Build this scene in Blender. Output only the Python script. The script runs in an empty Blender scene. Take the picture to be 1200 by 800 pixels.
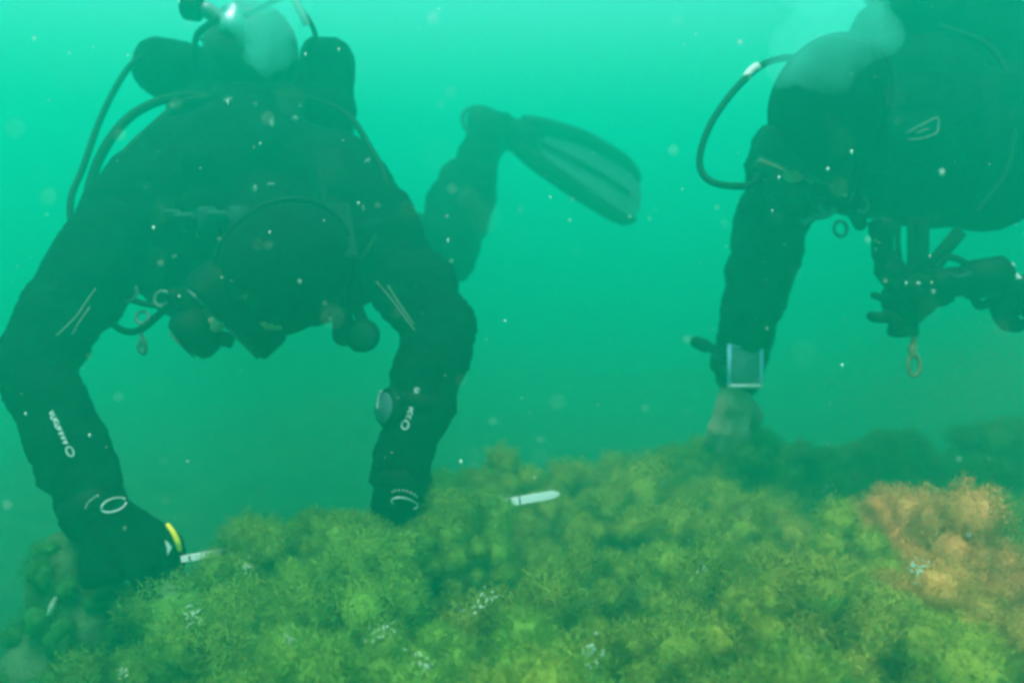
import bpy, bmesh, math, random
import numpy as np
from mathutils import Vector, Matrix, noise
from mathutils.bvhtree import BVHTree

random.seed(7)
rng = np.random.default_rng(7)
R = math.radians
SC = bpy.context.scene
COL = SC.collection

# ------------------------------------------------------------------ camera
CAM_Z, PITCH, FPX = 0.70, R(8), 1040.0          # focal length in pixels of a 1200 px wide frame
cam_d = bpy.data.cameras.new('camera')
cam_d.sensor_width = 36.0
cam_d.lens = 36.0 * FPX / 1200.0
cam_d.clip_start, cam_d.clip_end = 0.02, 400.0
cam = bpy.data.objects.new('camera', cam_d)
cam.location = (0, 0, CAM_Z)
cam.rotation_euler = (R(90) - PITCH, 0, 0)
COL.objects.link(cam)
SC.camera = cam
cam_d.dof.use_dof = True
cam_d.dof.focus_distance = 1.15
cam_d.dof.aperture_fstop = 2.8

FWD = Vector((0, math.cos(PITCH), -math.sin(PITCH)))
UPV = Vector((0, math.sin(PITCH), math.cos(PITCH)))
RGT = Vector((1, 0, 0))
CAMP = Vector((0, 0, CAM_Z))


def P(px, py, d):
    """world point seen at (px, py) of the 1200 x 800 photograph, d metres in front of the lens"""
    return CAMP + d * (FWD + RGT * ((px - 600) / FPX) + UPV * ((400 - py) / FPX))


def DIRV(r, u, f):
    return (RGT * r + UPV * u + FWD * f).normalized()


# ------------------------------------------------------------------ light
SUN_EL, SUN_ROT = R(72), R(200)
world = bpy.data.worlds.new('World')
SC.world = world
world.use_nodes = True
nt = world.node_tree
bg = nt.nodes['Background']
sky_n = nt.nodes.new('ShaderNodeTexSky')
sky_n.sky_type = 'NISHITA'
sky_n.sun_disc = False
sky_n.sun_elevation, sky_n.sun_rotation = SUN_EL, SUN_ROT
nt.links.new(sky_n.outputs[0], bg.inputs[0])
bg.inputs[1].default_value = 0.13
sun_d = bpy.data.lights.new('sun', 'SUN')
sun_d.energy, sun_d.angle, sun_d.color = 1.5, R(30), (1.0, 0.96, 0.90)
sun = bpy.data.objects.new('sun', sun_d)
sdir = Vector((math.sin(SUN_ROT) * math.cos(SUN_EL), math.cos(SUN_ROT) * math.cos(SUN_EL), math.sin(SUN_EL)))
sun.rotation_euler = sdir.to_track_quat('Z', 'Y').to_euler()
sun.location = (0, 0, 8)
COL.objects.link(sun)

vs = SC.view_settings
vs.view_transform, vs.look, vs.gamma, vs.use_curve_mapping = 'Standard', 'None', 1.0, False
vs.exposure = 2.85
cy = SC.cycles
cy.use_denoising = True
cy.max_bounces, cy.volume_bounces, cy.diffuse_bounces, cy.transparent_max_bounces = 8, 5, 3, 16
cy.pixel_filter_type, cy.filter_width = 'BLACKMAN_HARRIS', 3.2

# water
WATER_DENSITY = 0.54
WATER_SCATTER = (0.007, 0.50, 0.305)
WATER_ABSORB = (0.08, 0.20, 0.16)
WATER_TOP = 2.9


# ------------------------------------------------------------------ helpers
def tag(o, label=None, cat=None, group=None, kind=None):
    for k, v in (('label', label), ('category', cat), ('group', group), ('kind', kind)):
        if v:
            o[k] = v
    return o


def link(o, parent=None):
    COL.objects.link(o)
    if parent is not None:
        o.parent = parent
        bpy.context.view_layer.update()
        o.matrix_parent_inverse = parent.matrix_world.inverted()
    return o


def empty(name, loc=(0, 0, 0)):
    o = bpy.data.objects.new(name, None)
    o.empty_display_size = 0.05
    o.location = loc
    COL.objects.link(o)
    bpy.context.view_layer.update()
    return o


def mesh_obj(name, verts, faces, mat, parent=None, smooth=True):
    me = bpy.data.meshes.new(name)
    me.from_pydata([tuple(v) for v in verts], [], faces)
    me.update()
    if smooth:
        me.polygons.foreach_set('use_smooth', [True] * len(me.polygons))
    if mat:
        me.materials.append(mat)
    return link(bpy.data.objects.new(name, me), parent)


def basis(axis):
    a = Vector(axis).normalized()
    t = Vector((0, 0, 1)) if abs(a.z) < 0.9 else Vector((1, 0, 0))
    u = a.cross(t).normalized()
    return a, u, a.cross(u).normalized()


class Geo:
    """collects closed shapes; build() links them as one mesh object"""

    def __init__(self):
        self.v, self.f = [], []

    def add(self, v, f):
        o = len(self.v)
        self.v += [Vector(q) for q in v]
        self.f += [tuple(i + o for i in q) for q in f]
        return self

    def capsule(self, p0, p1, r0, r1=None, seg=14):
        p0, p1 = Vector(p0), Vector(p1)
        r1 = r0 if r1 is None else r1
        ax = p1 - p0
        if ax.length < 1e-6:
            ax = Vector((0, 0, 1e-5))
        a, u, w = basis(ax)
        rings = []
        for k in range(1, 5):
            t = -math.pi / 2 + k * math.pi / 8
            rings.append((p0 + a * (r0 * math.sin(t)), r0 * math.cos(t)))
        for k in range(0, 4):
            t = k * math.pi / 8
            rings.append((p1 + a * (r1 * math.sin(t)), r1 * math.cos(t)))
        v = [p0 - a * r0]
        for c, r in rings:
            for j in range(seg):
                q = 2 * math.pi * j / seg
                v.append(c + u * (r * math.cos(q)) + w * (r * math.sin(q)))
        v.append(p1 + a * r1)
        f = [(0, 1 + (j + 1) % seg, 1 + j) for j in range(seg)]
        n = len(rings)
        for i in range(n - 1):
            for j in range(seg):
                b = 1 + i * seg
                f.append((b + j, b + (j + 1) % seg, b + seg + (j + 1) % seg, b + seg + j))
        b = 1 + (n - 1) * seg
        f += [(b + j, b + (j + 1) % seg, len(v) - 1) for j in range(seg)]
        return self.add(v, f)

    def chain(self, pts, rads):
        for i in range(len(pts) - 1):
            self.capsule(pts[i], pts[i + 1], rads[i], rads[i + 1])
        return self

    def ellipsoid(self, c, ax, seg=20, rings=12):
        """ax: three vectors, the semi-axes"""
        c = Vector(c)
        A, B, D = [Vector(q) for q in ax]
        v = [c - D]
        for i in range(1, rings):
            t = -math.pi / 2 + math.pi * i / rings
            for j in range(seg):
                q = 2 * math.pi * j / seg
                v.append(c + A * (math.cos(t) * math.cos(q)) + B * (math.cos(t) * math.sin(q)) + D * math.sin(t))
        v.append(c + D)
        f = [(0, 1 + (j + 1) % seg, 1 + j) for j in range(seg)]
        for i in range(rings - 2):
            for j in range(seg):
                b = 1 + i * seg
                f.append((b + j, b + (j + 1) % seg, b + seg + (j + 1) % seg, b + seg + j))
        b = 1 + (rings - 2) * seg
        f += [(b + j, b + (j + 1) % seg, len(v) - 1) for j in range(seg)]
        return self.add(v, f)

    def lathe(self, p0, axis, prof, seg=24):
        """prof: list of (distance along axis, radius), closed at both ends"""
        a, u, w = basis(axis)
        p0 = Vector(p0)
        v, f = [], []
        for t, r in prof:
            for j in range(seg):
                q = 2 * math.pi * j / seg
                v.append(p0 + a * t + u * (r * math.cos(q)) + w * (r * math.sin(q)))
        for i in range(len(prof) - 1):
            for j in range(seg):
                b = i * seg
                f.append((b + j, b + (j + 1) % seg, b + seg + (j + 1) % seg, b + seg + j))
        f.append(tuple(range(seg - 1, -1, -1)))
        f.append(tuple(range((len(prof) - 1) * seg, len(prof) * seg)))
        return self.add(v, f)

    def tube(self, pts, r, seg=8, sub=6, closed=False, radii=None):
        P_ = [Vector(p) for p in pts]
        n = len(P_)
        out, rr = [], []
        spans = n if closed else n - 1
        for i in range(spans):
            if closed:
                a, b, c, d = P_[(i - 1) % n], P_[i], P_[(i + 1) % n], P_[(i + 2) % n]
            else:
                b, c = P_[i], P_[i + 1]
                a = P_[i - 1] if i else b * 2 - c
                d = P_[i + 2] if i + 2 < n else c * 2 - b
            for k in range(sub):
                t = k / sub
                out.append(0.5 * ((2 * b) + (c - a) * t + (2 * a - 5 * b + 4 * c - d) * t * t + (3 * b - a - 3 * c + d) * t ** 3))
                if radii:
                    rr.append(radii[i] * (1 - t) + radii[(i + 1) % n] * t)
        if not closed:
            out.append(P_[-1])
            if radii:
                rr.append(radii[-1])
        m = len(out)
        if not radii:
            rr = [r] * m
        v, f = [], []
        u = None
        for i in range(m):
            if closed:
                ax = (out[(i + 1) % m] - out[i - 1]).normalized()
            else:
                ax = (out[min(i + 1, m - 1)] - out[max(i - 1, 0)]).normalized()
            if u is None:
                _, u, _ = basis(ax)
            u = (u - ax * u.dot(ax)).normalized()
            w = ax.cross(u)
            for j in range(seg):
                q = 2 * math.pi * j / seg
                v.append(out[i] + u * (rr[i] * math.cos(q)) + w * (rr[i] * math.sin(q)))
        for i in range(m if closed else m - 1):
            for j in range(seg):
                b, e = i * seg, ((i + 1) % m) * seg
                f.append((b + j, b + (j + 1) % seg, e + (j + 1) % seg, e + j))
        if not closed:
            f.append(tuple(range(seg - 1, -1, -1)))
            f.append(tuple(range((m - 1) * seg, m * seg)))
        return self.add(v, f)

    def slab(self, c, X, Y, Z, outline=None, round_=0.25, seg=5):
        """rounded plate: half-extents X, Y in its plane, Z half thickness"""
        c, X, Y, Z = Vector(c), Vector(X), Vector(Y), Vector(Z)
        if outline is None:
            rx = round_ * min(X.length, Y.length)
            ax, ay = rx / X.length, rx / Y.length
            outline = []
            for cx, cy_, a0 in ((1, 1, 0), (-1, 1, 90), (-1, -1, 180), (1, -1, 270)):
                for k in range(seg):
                    q = R(a0 + 90 * k / (seg - 1))
                    outline.append((cx * (1 - ax) + ax * math.cos(q), cy_ * (1 - ay) + ay * math.sin(q)))
        n = len(outline)
        v = []
        for s, z in ((0.97, -1), (1, -0.75), (1, 0.75), (0.97, 1)):
            v += [c + X * (x * s) + Y * (y * s) + Z * z for x, y in outline]
        f = [tuple(range(n - 1, -1, -1)), tuple(range(3 * n, 4 * n))]
        for i in range(3):
            for j in range(n):
                f.append((i * n + j, i * n + (j + 1) % n, (i + 1) * n + (j + 1) % n, (i + 1) * n + j))
        return self.add(v, f)

    def build(self, name, mat, parent=None, smooth=True):
        o = mesh_obj(name, self.v, self.f, mat, parent, smooth)
        return o

    def remesh(self, name, mat, parent=None, voxel=0.006, smooth=6, wrinkle=0.0, wscale=(14, 14, 22), seed=0.0, cut=None):
        """the shapes melted into one continuous skin"""
        me = bpy.data.meshes.new('tmp')
        me.from_pydata([tuple(v) for v in self.v], [], self.f)
        o = bpy.data.objects.new('tmp', me)
        COL.objects.link(o)
        m = o.modifiers.new('r', 'REMESH')
        m.mode, m.voxel_size = 'VOXEL', voxel
        s = o.modifiers.new('s', 'SMOOTH')
        s.factor, s.iterations = 0.5, smooth
        bpy.context.view_layer.update()
        dg = bpy.context.evaluated_depsgraph_get()
        new = bpy.data.meshes.new_from_object(o.evaluated_get(dg))
        new.name = name
        bpy.data.objects.remove(o)
        bpy.data.meshes.remove(me)
        if wrinkle:
            n = len(new.vertices)
            co = np.empty(n * 3); new.vertices.foreach_get('co', co); co = co.reshape(-1, 3)
            no = np.empty(n * 3); new.vertices.foreach_get('normal', no); no = no.reshape(-1, 3)
            d = np.array([noise.noise((x * wscale[0] + seed, y * wscale[1], z * wscale[2])) +
                          0.6 * (0.5 - abs(noise.noise((x * wscale[0] * 2.1, y * wscale[1] * 2.1 + seed, z * wscale[2] * 2.4)))) +
                          0.35 * (0.4 - abs(noise.noise((x * wscale[0] * 3.7 + seed, y * wscale[1] * 3.7, z * wscale[2] * 4.2)))) for x, y, z in co])
            co = co + no * (d * wrinkle)[:, None]
            new.vertices.foreach_set('co', co.ravel())
        if cut:
            bm = bmesh.new(); bm.from_mesh(new)
            bmesh.ops.delete(bm, geom=[v for v in bm.verts if cut(v.co)], context='VERTS')
            bm.to_mesh(new); bm.free()
        new.update()
        new.polygons.foreach_set('use_smooth', [True] * len(new.polygons))
        new.materials.clear()
        new.materials.append(mat)
        return link(bpy.data.objects.new(name, new), parent)


def bvh_of(o):
    me = o.data
    mw = o.matrix_world
    return BVHTree.FromPolygons([mw @ v.co for v in me.vertices], [tuple(p.vertices) for p in me.polygons])


def cast(bvh, px, py):
    d = (P(px, py, 1.0) - CAMP).normalized()
    loc, nor, _, _ = bvh.ray_cast(CAMP, d)
    return loc, nor


def strokes(name, bvh, lines, r, mat, parent, lift=0.0015):
    """raised print: polylines (photograph pixels) laid on a surface"""
    g = Geo()
    for ln in lines:
        pts = []
        for px, py in ln:
            loc, nor = cast(bvh, px, py)
            if loc is not None and (not pts or (loc - pts[-1]).length < 0.06):
                pts.append(loc + nor * lift)
        if len(pts) > 1:
            g.tube(pts, r, seg=6, sub=4)
    if g.v:
        return g.build(name, mat, parent)


# ------------------------------------------------------------------ materials
def mat_new(name):
    m = bpy.data.materials.new(name)
    m.use_nodes = True
    return m, m.node_tree, m.node_tree.nodes['Principled BSDF']


def solid(name, col, rough=0.6, metal=0.0, var=0.25, scale=30.0, bump=0.0, bscale=80.0, spec=0.2):
    m, t, b = mat_new(name)
    b.inputs['Roughness'].default_value = rough
    b.inputs['Metallic'].default_value = metal
    b.inputs['Specular IOR Level'].default_value = spec
    tc = t.nodes.new('ShaderNodeTexCoord')
    n = t.nodes.new('ShaderNodeTexNoise'); n.inputs['Scale'].default_value = scale; n.inputs['Detail'].default_value = 4
    t.links.new(tc.outputs['Object'], n.inputs['Vector'])
    r = t.nodes.new('ShaderNodeValToRGB')
    r.color_ramp.elements[0].position, r.color_ramp.elements[1].position = 0.3, 0.7
    r.color_ramp.elements[0].color = [c * (1 - var) for c in col] + [1]
    r.color_ramp.elements[1].color = [min(1, c * (1 + var)) for c in col] + [1]
    t.links.new(n.outputs['Fac'], r.inputs['Fac'])
    t.links.new(r.outputs['Color'], b.inputs['Base Color'])
    if bump:
        n2 = t.nodes.new('ShaderNodeTexNoise'); n2.inputs['Scale'].default_value = bscale; n2.inputs['Detail'].default_value = 5
        t.links.new(tc.outputs['Object'], n2.inputs['Vector'])
        bp = t.nodes.new('ShaderNodeBump'); bp.inputs['Strength'].default_value = bump; bp.inputs['Distance'].default_value = 0.01
        t.links.new(n2.outputs['Fac'], bp.inputs['Height'])
        t.links.new(bp.outputs['Normal'], b.inputs['Normal'])
    return m


M = {
    'suit': solid('drysuit_fabric', (0.0006, 0.0035, 0.005), 0.85, var=0.4, scale=14, bump=0.6, bscale=26, spec=0.03),
    'neoprene': solid('neoprene', (0.0006, 0.004, 0.005), 0.85, bump=0.3, bscale=60, spec=0.03),
    'rubber': solid('black_rubber', (0.0012, 0.006, 0.007), 0.6, spec=0.05),
    'wing': solid('bladder_cordura', (0.0008, 0.0045, 0.006), 0.85, bump=0.4, bscale=40, spec=0.03),
    'webbing': solid('webbing', (0.003, 0.007, 0.008), 0.9, bump=0.3, bscale=200, spec=0.05),
    'padding': solid('grey_padding', (0.015, 0.04, 0.04), 0.85, scale=50, spec=0.06),
    'fin_blade': solid('fin_blade_plastic', (0.02, 0.075, 0.08), 0.7, spec=0.06),
    'tank': solid('painted_cylinder', (0.015, 0.018, 0.018), 0.45, scale=18),
    'chrome': solid('chromed_brass', (0.30, 0.36, 0.35), 0.42, metal=1.0, var=0.05),
    'dull_metal': solid('dull_steel', (0.10, 0.14, 0.14), 0.5, metal=0.7),
    'print': solid('reflective_print', (0.50, 0.56, 0.54), 0.5, var=0.15, scale=300),
    'faint_print': solid('worn_print', (0.11, 0.15, 0.14), 0.6, var=0.4, scale=200),
    'white': solid('white_plastic', (0.80, 0.80, 0.76), 0.4, var=0.06),
    'ink': solid('black_ink', (0.05, 0.08, 0.07), 0.6),
    'yellow': solid('yellow_plastic', (0.85, 0.62, 0.03), 0.4, var=0.06),
    'orange_line': solid('orange_rubber', (0.5, 0.2, 0.02), 0.5),
    'blue': solid('pale_blue_plastic', (0.18, 0.42, 0.62), 0.5, var=0.1),
    'slate': solid('dark_slate', (0.05, 0.10, 0.12), 0.5),
    'skin': solid('skin', (0.45, 0.28, 0.20), 0.55, var=0.1),
    'pale_glove': solid('pale_glove_knit', (0.30, 0.24, 0.17), 0.85, bump=0.3, bscale=150),
    'lens': solid('mask_lens', (0.03, 0.05, 0.05), 0.08, spec=0.6),
    'hose_sleeve_or_glint': solid('pale_sleeve_or_glint', (0.5, 0.5, 0.46), 0.5),  # pale sleeves, and the painted highlight by the hoses
    'cord': solid('brown_cord', (0.16, 0.10, 0.05), 0.8),
    'shell': solid('pale_bryozoan', (0.42, 0.50, 0.36), 0.7, scale=90),
    'snow': solid('pale_speck', (0.75, 0.78, 0.72), 0.7, var=0.1),
}


def weed_mat(name, instanced=False):
    m, t, b = mat_new(name)
    at = t.nodes.new('ShaderNodeAttribute'); at.attribute_name = 'tint'
    tc = t.nodes.new('ShaderNodeTexCoord')
    n = t.nodes.new('ShaderNodeTexNoise'); n.inputs['Scale'].default_value = 160; n.inputs['Detail'].default_value = 3
    t.links.new(tc.outputs['Object'], n.inputs['Vector'])
    mp = t.nodes.new('ShaderNodeMapRange'); mp.inputs['To Min'].default_value = 0.8; mp.inputs['To Max'].default_value = 1.2
    t.links.new(n.outputs['Fac'], mp.inputs['Value'])
    mx = t.nodes.new('ShaderNodeVectorMath'); mx.operation = 'SCALE'
    t.links.new(at.outputs['Color'], mx.inputs[0]); t.links.new(mp.outputs['Result'], mx.inputs['Scale'])
    if instanced:
        ai = t.nodes.new('ShaderNodeAttribute'); ai.attribute_name = 'hue'; ai.attribute_type = 'INSTANCER'
        m2_ = t.nodes.new('ShaderNodeVectorMath'); m2_.operation = 'MULTIPLY'
        t.links.new(mx.outputs[0], m2_.inputs[0]); t.links.new(ai.outputs['Color'], m2_.inputs[1])
        mx = m2_
    t.links.new(mx.outputs[0], b.inputs['Base Color'])
    b.inputs['Roughness'].default_value = 0.8
    b.inputs['Specular IOR Level'].default_value = 0.15
    tr = t.nodes.new('ShaderNodeBsdfTranslucent')
    t.links.new(mx.outputs[0], tr.inputs['Color'])
    ms = t.nodes.new('ShaderNodeMixShader'); ms.inputs[0].default_value = 0.42
    t.links.new(b.outputs[0], ms.inputs[1]); t.links.new(tr.outputs[0], ms.inputs[2])
    t.links.new(ms.outputs[0], t.nodes['Material Output'].inputs['Surface'])
    return m


M['weed'] = weed_mat('seaweed_fronds')
M['weed_carpet'] = weed_mat('seaweed_carpet_fronds', True)
M['seabed'] = solid('weedy_sediment', (0.02, 0.045, 0.015), 0.9, var=0.5, scale=9, bump=1.0, bscale=30)
M['rock'] = solid('rock_under_turf', (0.05, 0.10, 0.04), 0.9, var=0.4, scale=20, bump=0.8, bscale=50)

# ------------------------------------------------------------------ seabed
FLOOR_Z = -0.38


def sstep(a, b, x):
    t = min(1.0, max(0.0, (x - a) / (b - a)))
    return t * t * (3 - 2 * t)


EDGE = [(-3.0, 0.9), (-0.62, 1.22), (-0.42, 1.34), (-0.22, 1.50), (0.0, 1.72), (0.3, 1.92), (0.6, 2.05), (1.0, 2.25), (1.6, 2.5), (4, 3.2)]


def far_edge(x):
    for (x0, y0), (x1, y1) in zip(EDGE, EDGE[1:]):
        if x <= x1:
            return y0 + (y1 - y0) * max(0.0, (x - x0) / (x1 - x0))
    return EDGE[-1][1]


def mound(x, y):
    """1 on top of the weedy mound, 0 on the bottom around it"""
    a = 1 - sstep(-0.08, 0.34, y - far_edge(x))
    b = sstep(-0.10, 0.10, x + 0.50 * max(0.7, y) - 0.01)
    return a * b


def ground(x, y):
    m = mound(x, y)
    z = FLOOR_Z + 0.50 * m
    z += 0.05 * noise.noise((x * 2.3, y * 2.3, 3.0)) * m
    z += 0.14 * noise.noise((x * 0.8, y * 0.8, 9.0)) * (1 - m)
    z -= 0.10 * sstep(0.55, 1.2, x) * sstep(1.45, 1.9, y) * m
    z -= 0.03 * sstep(1.50, 1.95, y) * m
    return z


def axis_steps(lo, hi, fine, far):
    a = list(np.arange(lo, hi + 1e-6, fine))
    s, x = fine, hi
    while x < far:
        s *= 1.35; x += s; a.append(x)
    s, x = fine, lo
    pre = []
    while x > -far:
        s *= 1.35; x -= s; pre.append(x)
    return pre[::-1] + a


xs = axis_steps(-1.2, 1.8, 0.035, 70)
ys = axis_steps(0.2, 3.0, 0.035, 70)
v = [(x, y, ground(x, y)) for y in ys for x in xs]
nx = len(xs)
f = [(j * nx + i, j * nx + i + 1, (j + 1) * nx + i + 1, (j + 1) * nx + i) for j in range(len(ys) - 1) for i in range(nx - 1)]
tag(mesh_obj('seabed', v, f, M['seabed']), kind='structure')


# ------------------------------------------------------------------ seaweed
_ib = bmesh.new(); bmesh.ops.create_icosphere(_ib, subdivisions=2, radius=1.0)
PUFF_V = np.array([v_.co[:] for v_ in _ib.verts]); PUFF_T = np.array([[v_.index for v_ in f_.verts] for f_ in _ib.faces]); _ib.free()


def weed_arrays(cent, rad, col, nh, g):
    """soft lobes of hair-fine fronds. cent (n,3), rad (n,), col (n,3) -> verts, faces, tint, normals"""
    n = len(cent)
    c = cent[:, None, :]
    m = len(PUFF_V)
    k = g.normal(size=(n, 3, 3)) * 4.4                  # knobbly outline: a few random waves over the ball
    ph = g.uniform(0, 6.28, (n, 3, 1))
    st = g.uniform(0.65, 1.35, (n, 1, 3))
    reach = lambda d: 0.42 + 0.76 * np.abs(np.sin(np.einsum('nkc,nmc->nkm', k, d) + ph)).mean(1)
    pv_ = np.broadcast_to(PUFF_V[None], (n, m, 3))
    V0 = (c + pv_ * st * (reach(pv_) * 0.66)[..., None] * rad[:, None, None]).reshape(-1, 3)
    T0 = (PUFF_T[None] + (np.arange(n) * m)[:, None, None]).reshape(-1, 3)
    C0 = np.repeat(col, m, axis=0)
    N0 = np.tile(PUFF_V, (n, 1)) + g.normal(size=(n * m, 3)) * 0.2
    e = g.normal(size=(n, nh, 3)); e[..., 2] += 0.25
    e /= np.linalg.norm(e, axis=2, keepdims=True)
    rr = reach(e)[..., None] * rad[:, None, None]
    q = c + e * st * rr * g.uniform(0.45, 1.10, (n, nh, 1)) ** 0.7
    h = (e * 0.045 + g.normal(size=e.shape) * 0.07) * rad[:, None, None] * g.uniform(0.5, 1.7, (n, nh, 1))
    b = np.cross(h, g.normal(size=e.shape)); b /= np.linalg.norm(b, axis=2, keepdims=True)
    b *= rad[:, None, None] * 0.012
    tri = np.stack([q - b, q + b, q + h], 2).reshape(-1, 3)
    T2 = np.arange(n * nh * 3).reshape(-1, 3) + len(V0)
    C2 = np.repeat(col, nh * 3, axis=0) * g.uniform(0.9, 1.1, (n * nh, 1)).repeat(3, axis=0)
    N2 = (e.reshape(-1, 3) + g.normal(size=(n * nh, 3)) * 0.24).repeat(3, axis=0)
    V, N = np.concatenate([V0, tri]), np.concatenate([N0, N2])
    N /= np.linalg.norm(N, axis=1, keepdims=True)
    return V, np.concatenate([T0, T2]), np.concatenate([C0, C2]), N


def weed_mesh(name, batches, mat):
    Vs, Ts, Cs, Ns, off = [], [], [], [], 0
    for V, T, C, N in batches:
        Vs.append(V); Ts.append(T + off); Cs.append(C); Ns.append(N); off += len(V)
    V, T, C, N = np.concatenate(Vs), np.concatenate(Ts), np.concatenate(Cs), np.concatenate(Ns)
    me = bpy.data.meshes.new(name)
    me.vertices.add(len(V)); me.loops.add(T.size); me.polygons.add(len(T))
    me.vertices.foreach_set('co', V.astype(np.float32).ravel())
    me.loops.foreach_set('vertex_index', T.astype(np.int32).ravel())
    me.polygons.foreach_set('loop_start', np.arange(0, T.size, 3, dtype=np.int32))
    me.polygons.foreach_set('use_smooth', np.ones(len(T), dtype=bool))
    me.update(calc_edges=True)
    a = me.attributes.new('tint', 'FLOAT_COLOR', 'POINT')
    a.data.foreach_set('color', np.concatenate([np.clip(C, 0, 1), np.ones((len(C), 1))], 1).astype(np.float32).ravel())
    me.normals_split_custom_set_from_vertices(N.astype(np.float32))
    me.materials.append(mat)
    return me


def weed_object(name, batches, parent=None):
    return link(bpy.data.objects.new(name, weed_mesh(name, batches, M['weed'])), parent)


OLIVE = np.array([0.225, 0.42, 0.055])
GOLD = np.array([0.38, 0.45, 0.055])
GREEN = np.array([0.06, 0.25, 0.05])
ORANGE = np.array([0.95, 0.45, 0.14])
WEED_SHADE = np.array([0.05, 0.11, 0.03])  # shaded weed tone for the hollow at the back


def clump(cx, cy, cz, r, nl, g, col, lr, nh, squash=0.75):
    """a rounded tuft: lobes on a dome of radius r"""
    i = np.arange(nl) + 0.5
    ph = i * 2.39996 + g.uniform(0, 6.28)
    ct = 1 - i / nl * 1.05
    st = np.sqrt(np.clip(1 - ct * ct, 0, 1))
    d = np.stack([st * np.cos(ph), st * np.sin(ph), ct * squash], 1)
    cent = np.array([cx, cy, cz]) + d * r * g.uniform(0.66, 1.15, (nl, 1)) + g.normal(size=(nl, 3)) * r * 0.12
    rad = lr * g.uniform(0.6, 1.45, nl)
    cols = col[None, :] * g.uniform(0.82, 1.18, (nl, 1))
    return weed_arrays(cent, rad, cols, nh, g)


# places kept free for the tufts that are things of their own
def on_mound(px, py, z=0.20):
    dv = P(px, py, 1.0) - CAMP
    t = (z - CAM_Z) / dv.z
    return CAMP + dv * t


TUFTS = [  # photo px, photo py of the crown, tuft radius, colour, label, name
    (1048, 618, 0.066, ORANGE, 'orange seaweed tuft, the upper one at the far end of the orange patch'),
    (1118, 648, 0.080, ORANGE * 0.95, 'large orange seaweed tuft in the middle of the orange patch'),
    (1168, 688, 0.070, ORANGE * 0.85, 'orange seaweed tuft on the outer rim of the orange patch'),
    (1082, 700, 0.060, ORANGE * 0.8 + GOLD * 0.2, 'dull orange seaweed tuft just below the large orange one'),
    (1170, 748, 0.066, ORANGE * 0.5 + GOLD * 0.5, 'brownish orange seaweed tuft lowest along the frame edge'),
    (1100, 758, 0.066, GOLD * 1.15, 'yellow seaweed tuft below the orange patch'),
    (1000, 655, 0.062, GOLD, 'tan seaweed tuft beside the orange patch, towards the ruler'),
    (880, 725, 0.066, GOLD * 1.1, 'yellowish seaweed tuft bulging up below the pale speck, low in the picture'),
    (470, 745, 0.062, OLIVE * 1.05 + GREEN * 0.1, 'bright green seaweed tuft with white tips near the bottom edge'),
    (330, 620, 0.055, OLIVE, 'olive seaweed tuft between the two gloved hands of the diver with the ruler'),
    (548, 628, 0.055, OLIVE * 1.1, 'olive seaweed tuft pressed against the hand that reaches into the weed'),
    (620, 770, 0.075, OLIVE * 1.08, 'broad bright olive seaweed tuft at the middle of the bottom edge'),
    (350, 770, 0.070, OLIVE * 1.08, 'broad yellow-green seaweed tuft at the bottom edge below the gloved fist'),
]
tuft_pos = []
for px, py, r, col, lab in TUFTS:
    q = on_mound(px, py + 22, 0.21)
    tuft_pos.append((q.x, q.y, r))

g = np.random.default_rng(11)
ORC = on_mound(1115, 695, 0.2)
spots = []
pts = []
for sp, low in ((0.160, 0.0), (0.150, 1.0)):                # tall clumps, and lower ones between them
    for iy in range(int(2.2 / (sp * 0.86))):
        for ix in range(int(3.2 / sp)):
            x = -1.0 + sp * (ix + 0.5 * (iy % 2) + 0.5 * low) + g.uniform(-0.32, 0.32) * sp
            y = 0.62 + sp * 0.86 * (iy + 0.4 * low) + g.uniform(-0.32, 0.32) * sp
            pts.append((x, y, low))
for x, y, low in pts:
    m = mound(x, y)
    if m < 0.06 or abs(x) > 0.75 * y + 0.25:
        continue
    if any((x - tx) ** 2 + (y - ty) ** 2 < (tr * 1.15) ** 2 for tx, ty, tr in tuft_pos):
        continue
    nz = noise.noise((x * 3.1, y * 3.1, 1.0))
    n2 = noise.noise((x * 7.0, y * 7.0, 5.0))
    t = 0.5 + 0.5 * noise.noise((x * 2.0 + 7, y * 2.0, 2.0))
    col = OLIVE * (1 - t) + (GOLD if x > -0.1 else OLIVE * 1.1 + GREEN * 0.2) * t
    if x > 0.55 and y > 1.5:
        col = col * 0.45 + WEED_SHADE * 0.55  # shadow in the hollow behind the orange patch, mixed into the weed colour
    if x < -0.35:
        col = col * 0.6 + GREEN * 0.4
    ow = math.exp(-((x - ORC.x) ** 2 / 0.030 + (y - ORC.y) ** 2 / 0.050)) * (0.95 + 0.5 * n2)
    ow = min(0.85, max(0.0, ow))
    col = col * (1 - ow) + (ORANGE * 0.7 + GOLD * 0.3) * ow
    r = (0.074 if not low else 0.058) + 0.030 * n2 + g.uniform(-0.012, 0.016)
    z = ground(x, y) + 0.01 + 0.07 * nz * (1 - 0.5 * sstep(1.4, 1.6, y)) + 0.03 + g.uniform(-0.03, 0.05) - 0.085 * low
    for hx_, hy_, hr_ in ((-0.53, 1.17, 0.20), (-0.175, 1.25, 0.15), (-0.44, 1.20, 0.12)):        # pressed down under the hands
        z -= 0.10 * max(0.0, 1 - math.hypot(x - hx_, y - hy_) / hr_)
    top = 0.280 - 0.075 * sstep(1.32, 1.52, y) - 0.025 * sstep(1.6, 1.85, y)
    z = min(z, top - r * 1.05 + g.uniform(-0.035, 0.03))
    spots.append((x, y, z, r, col))
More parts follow.
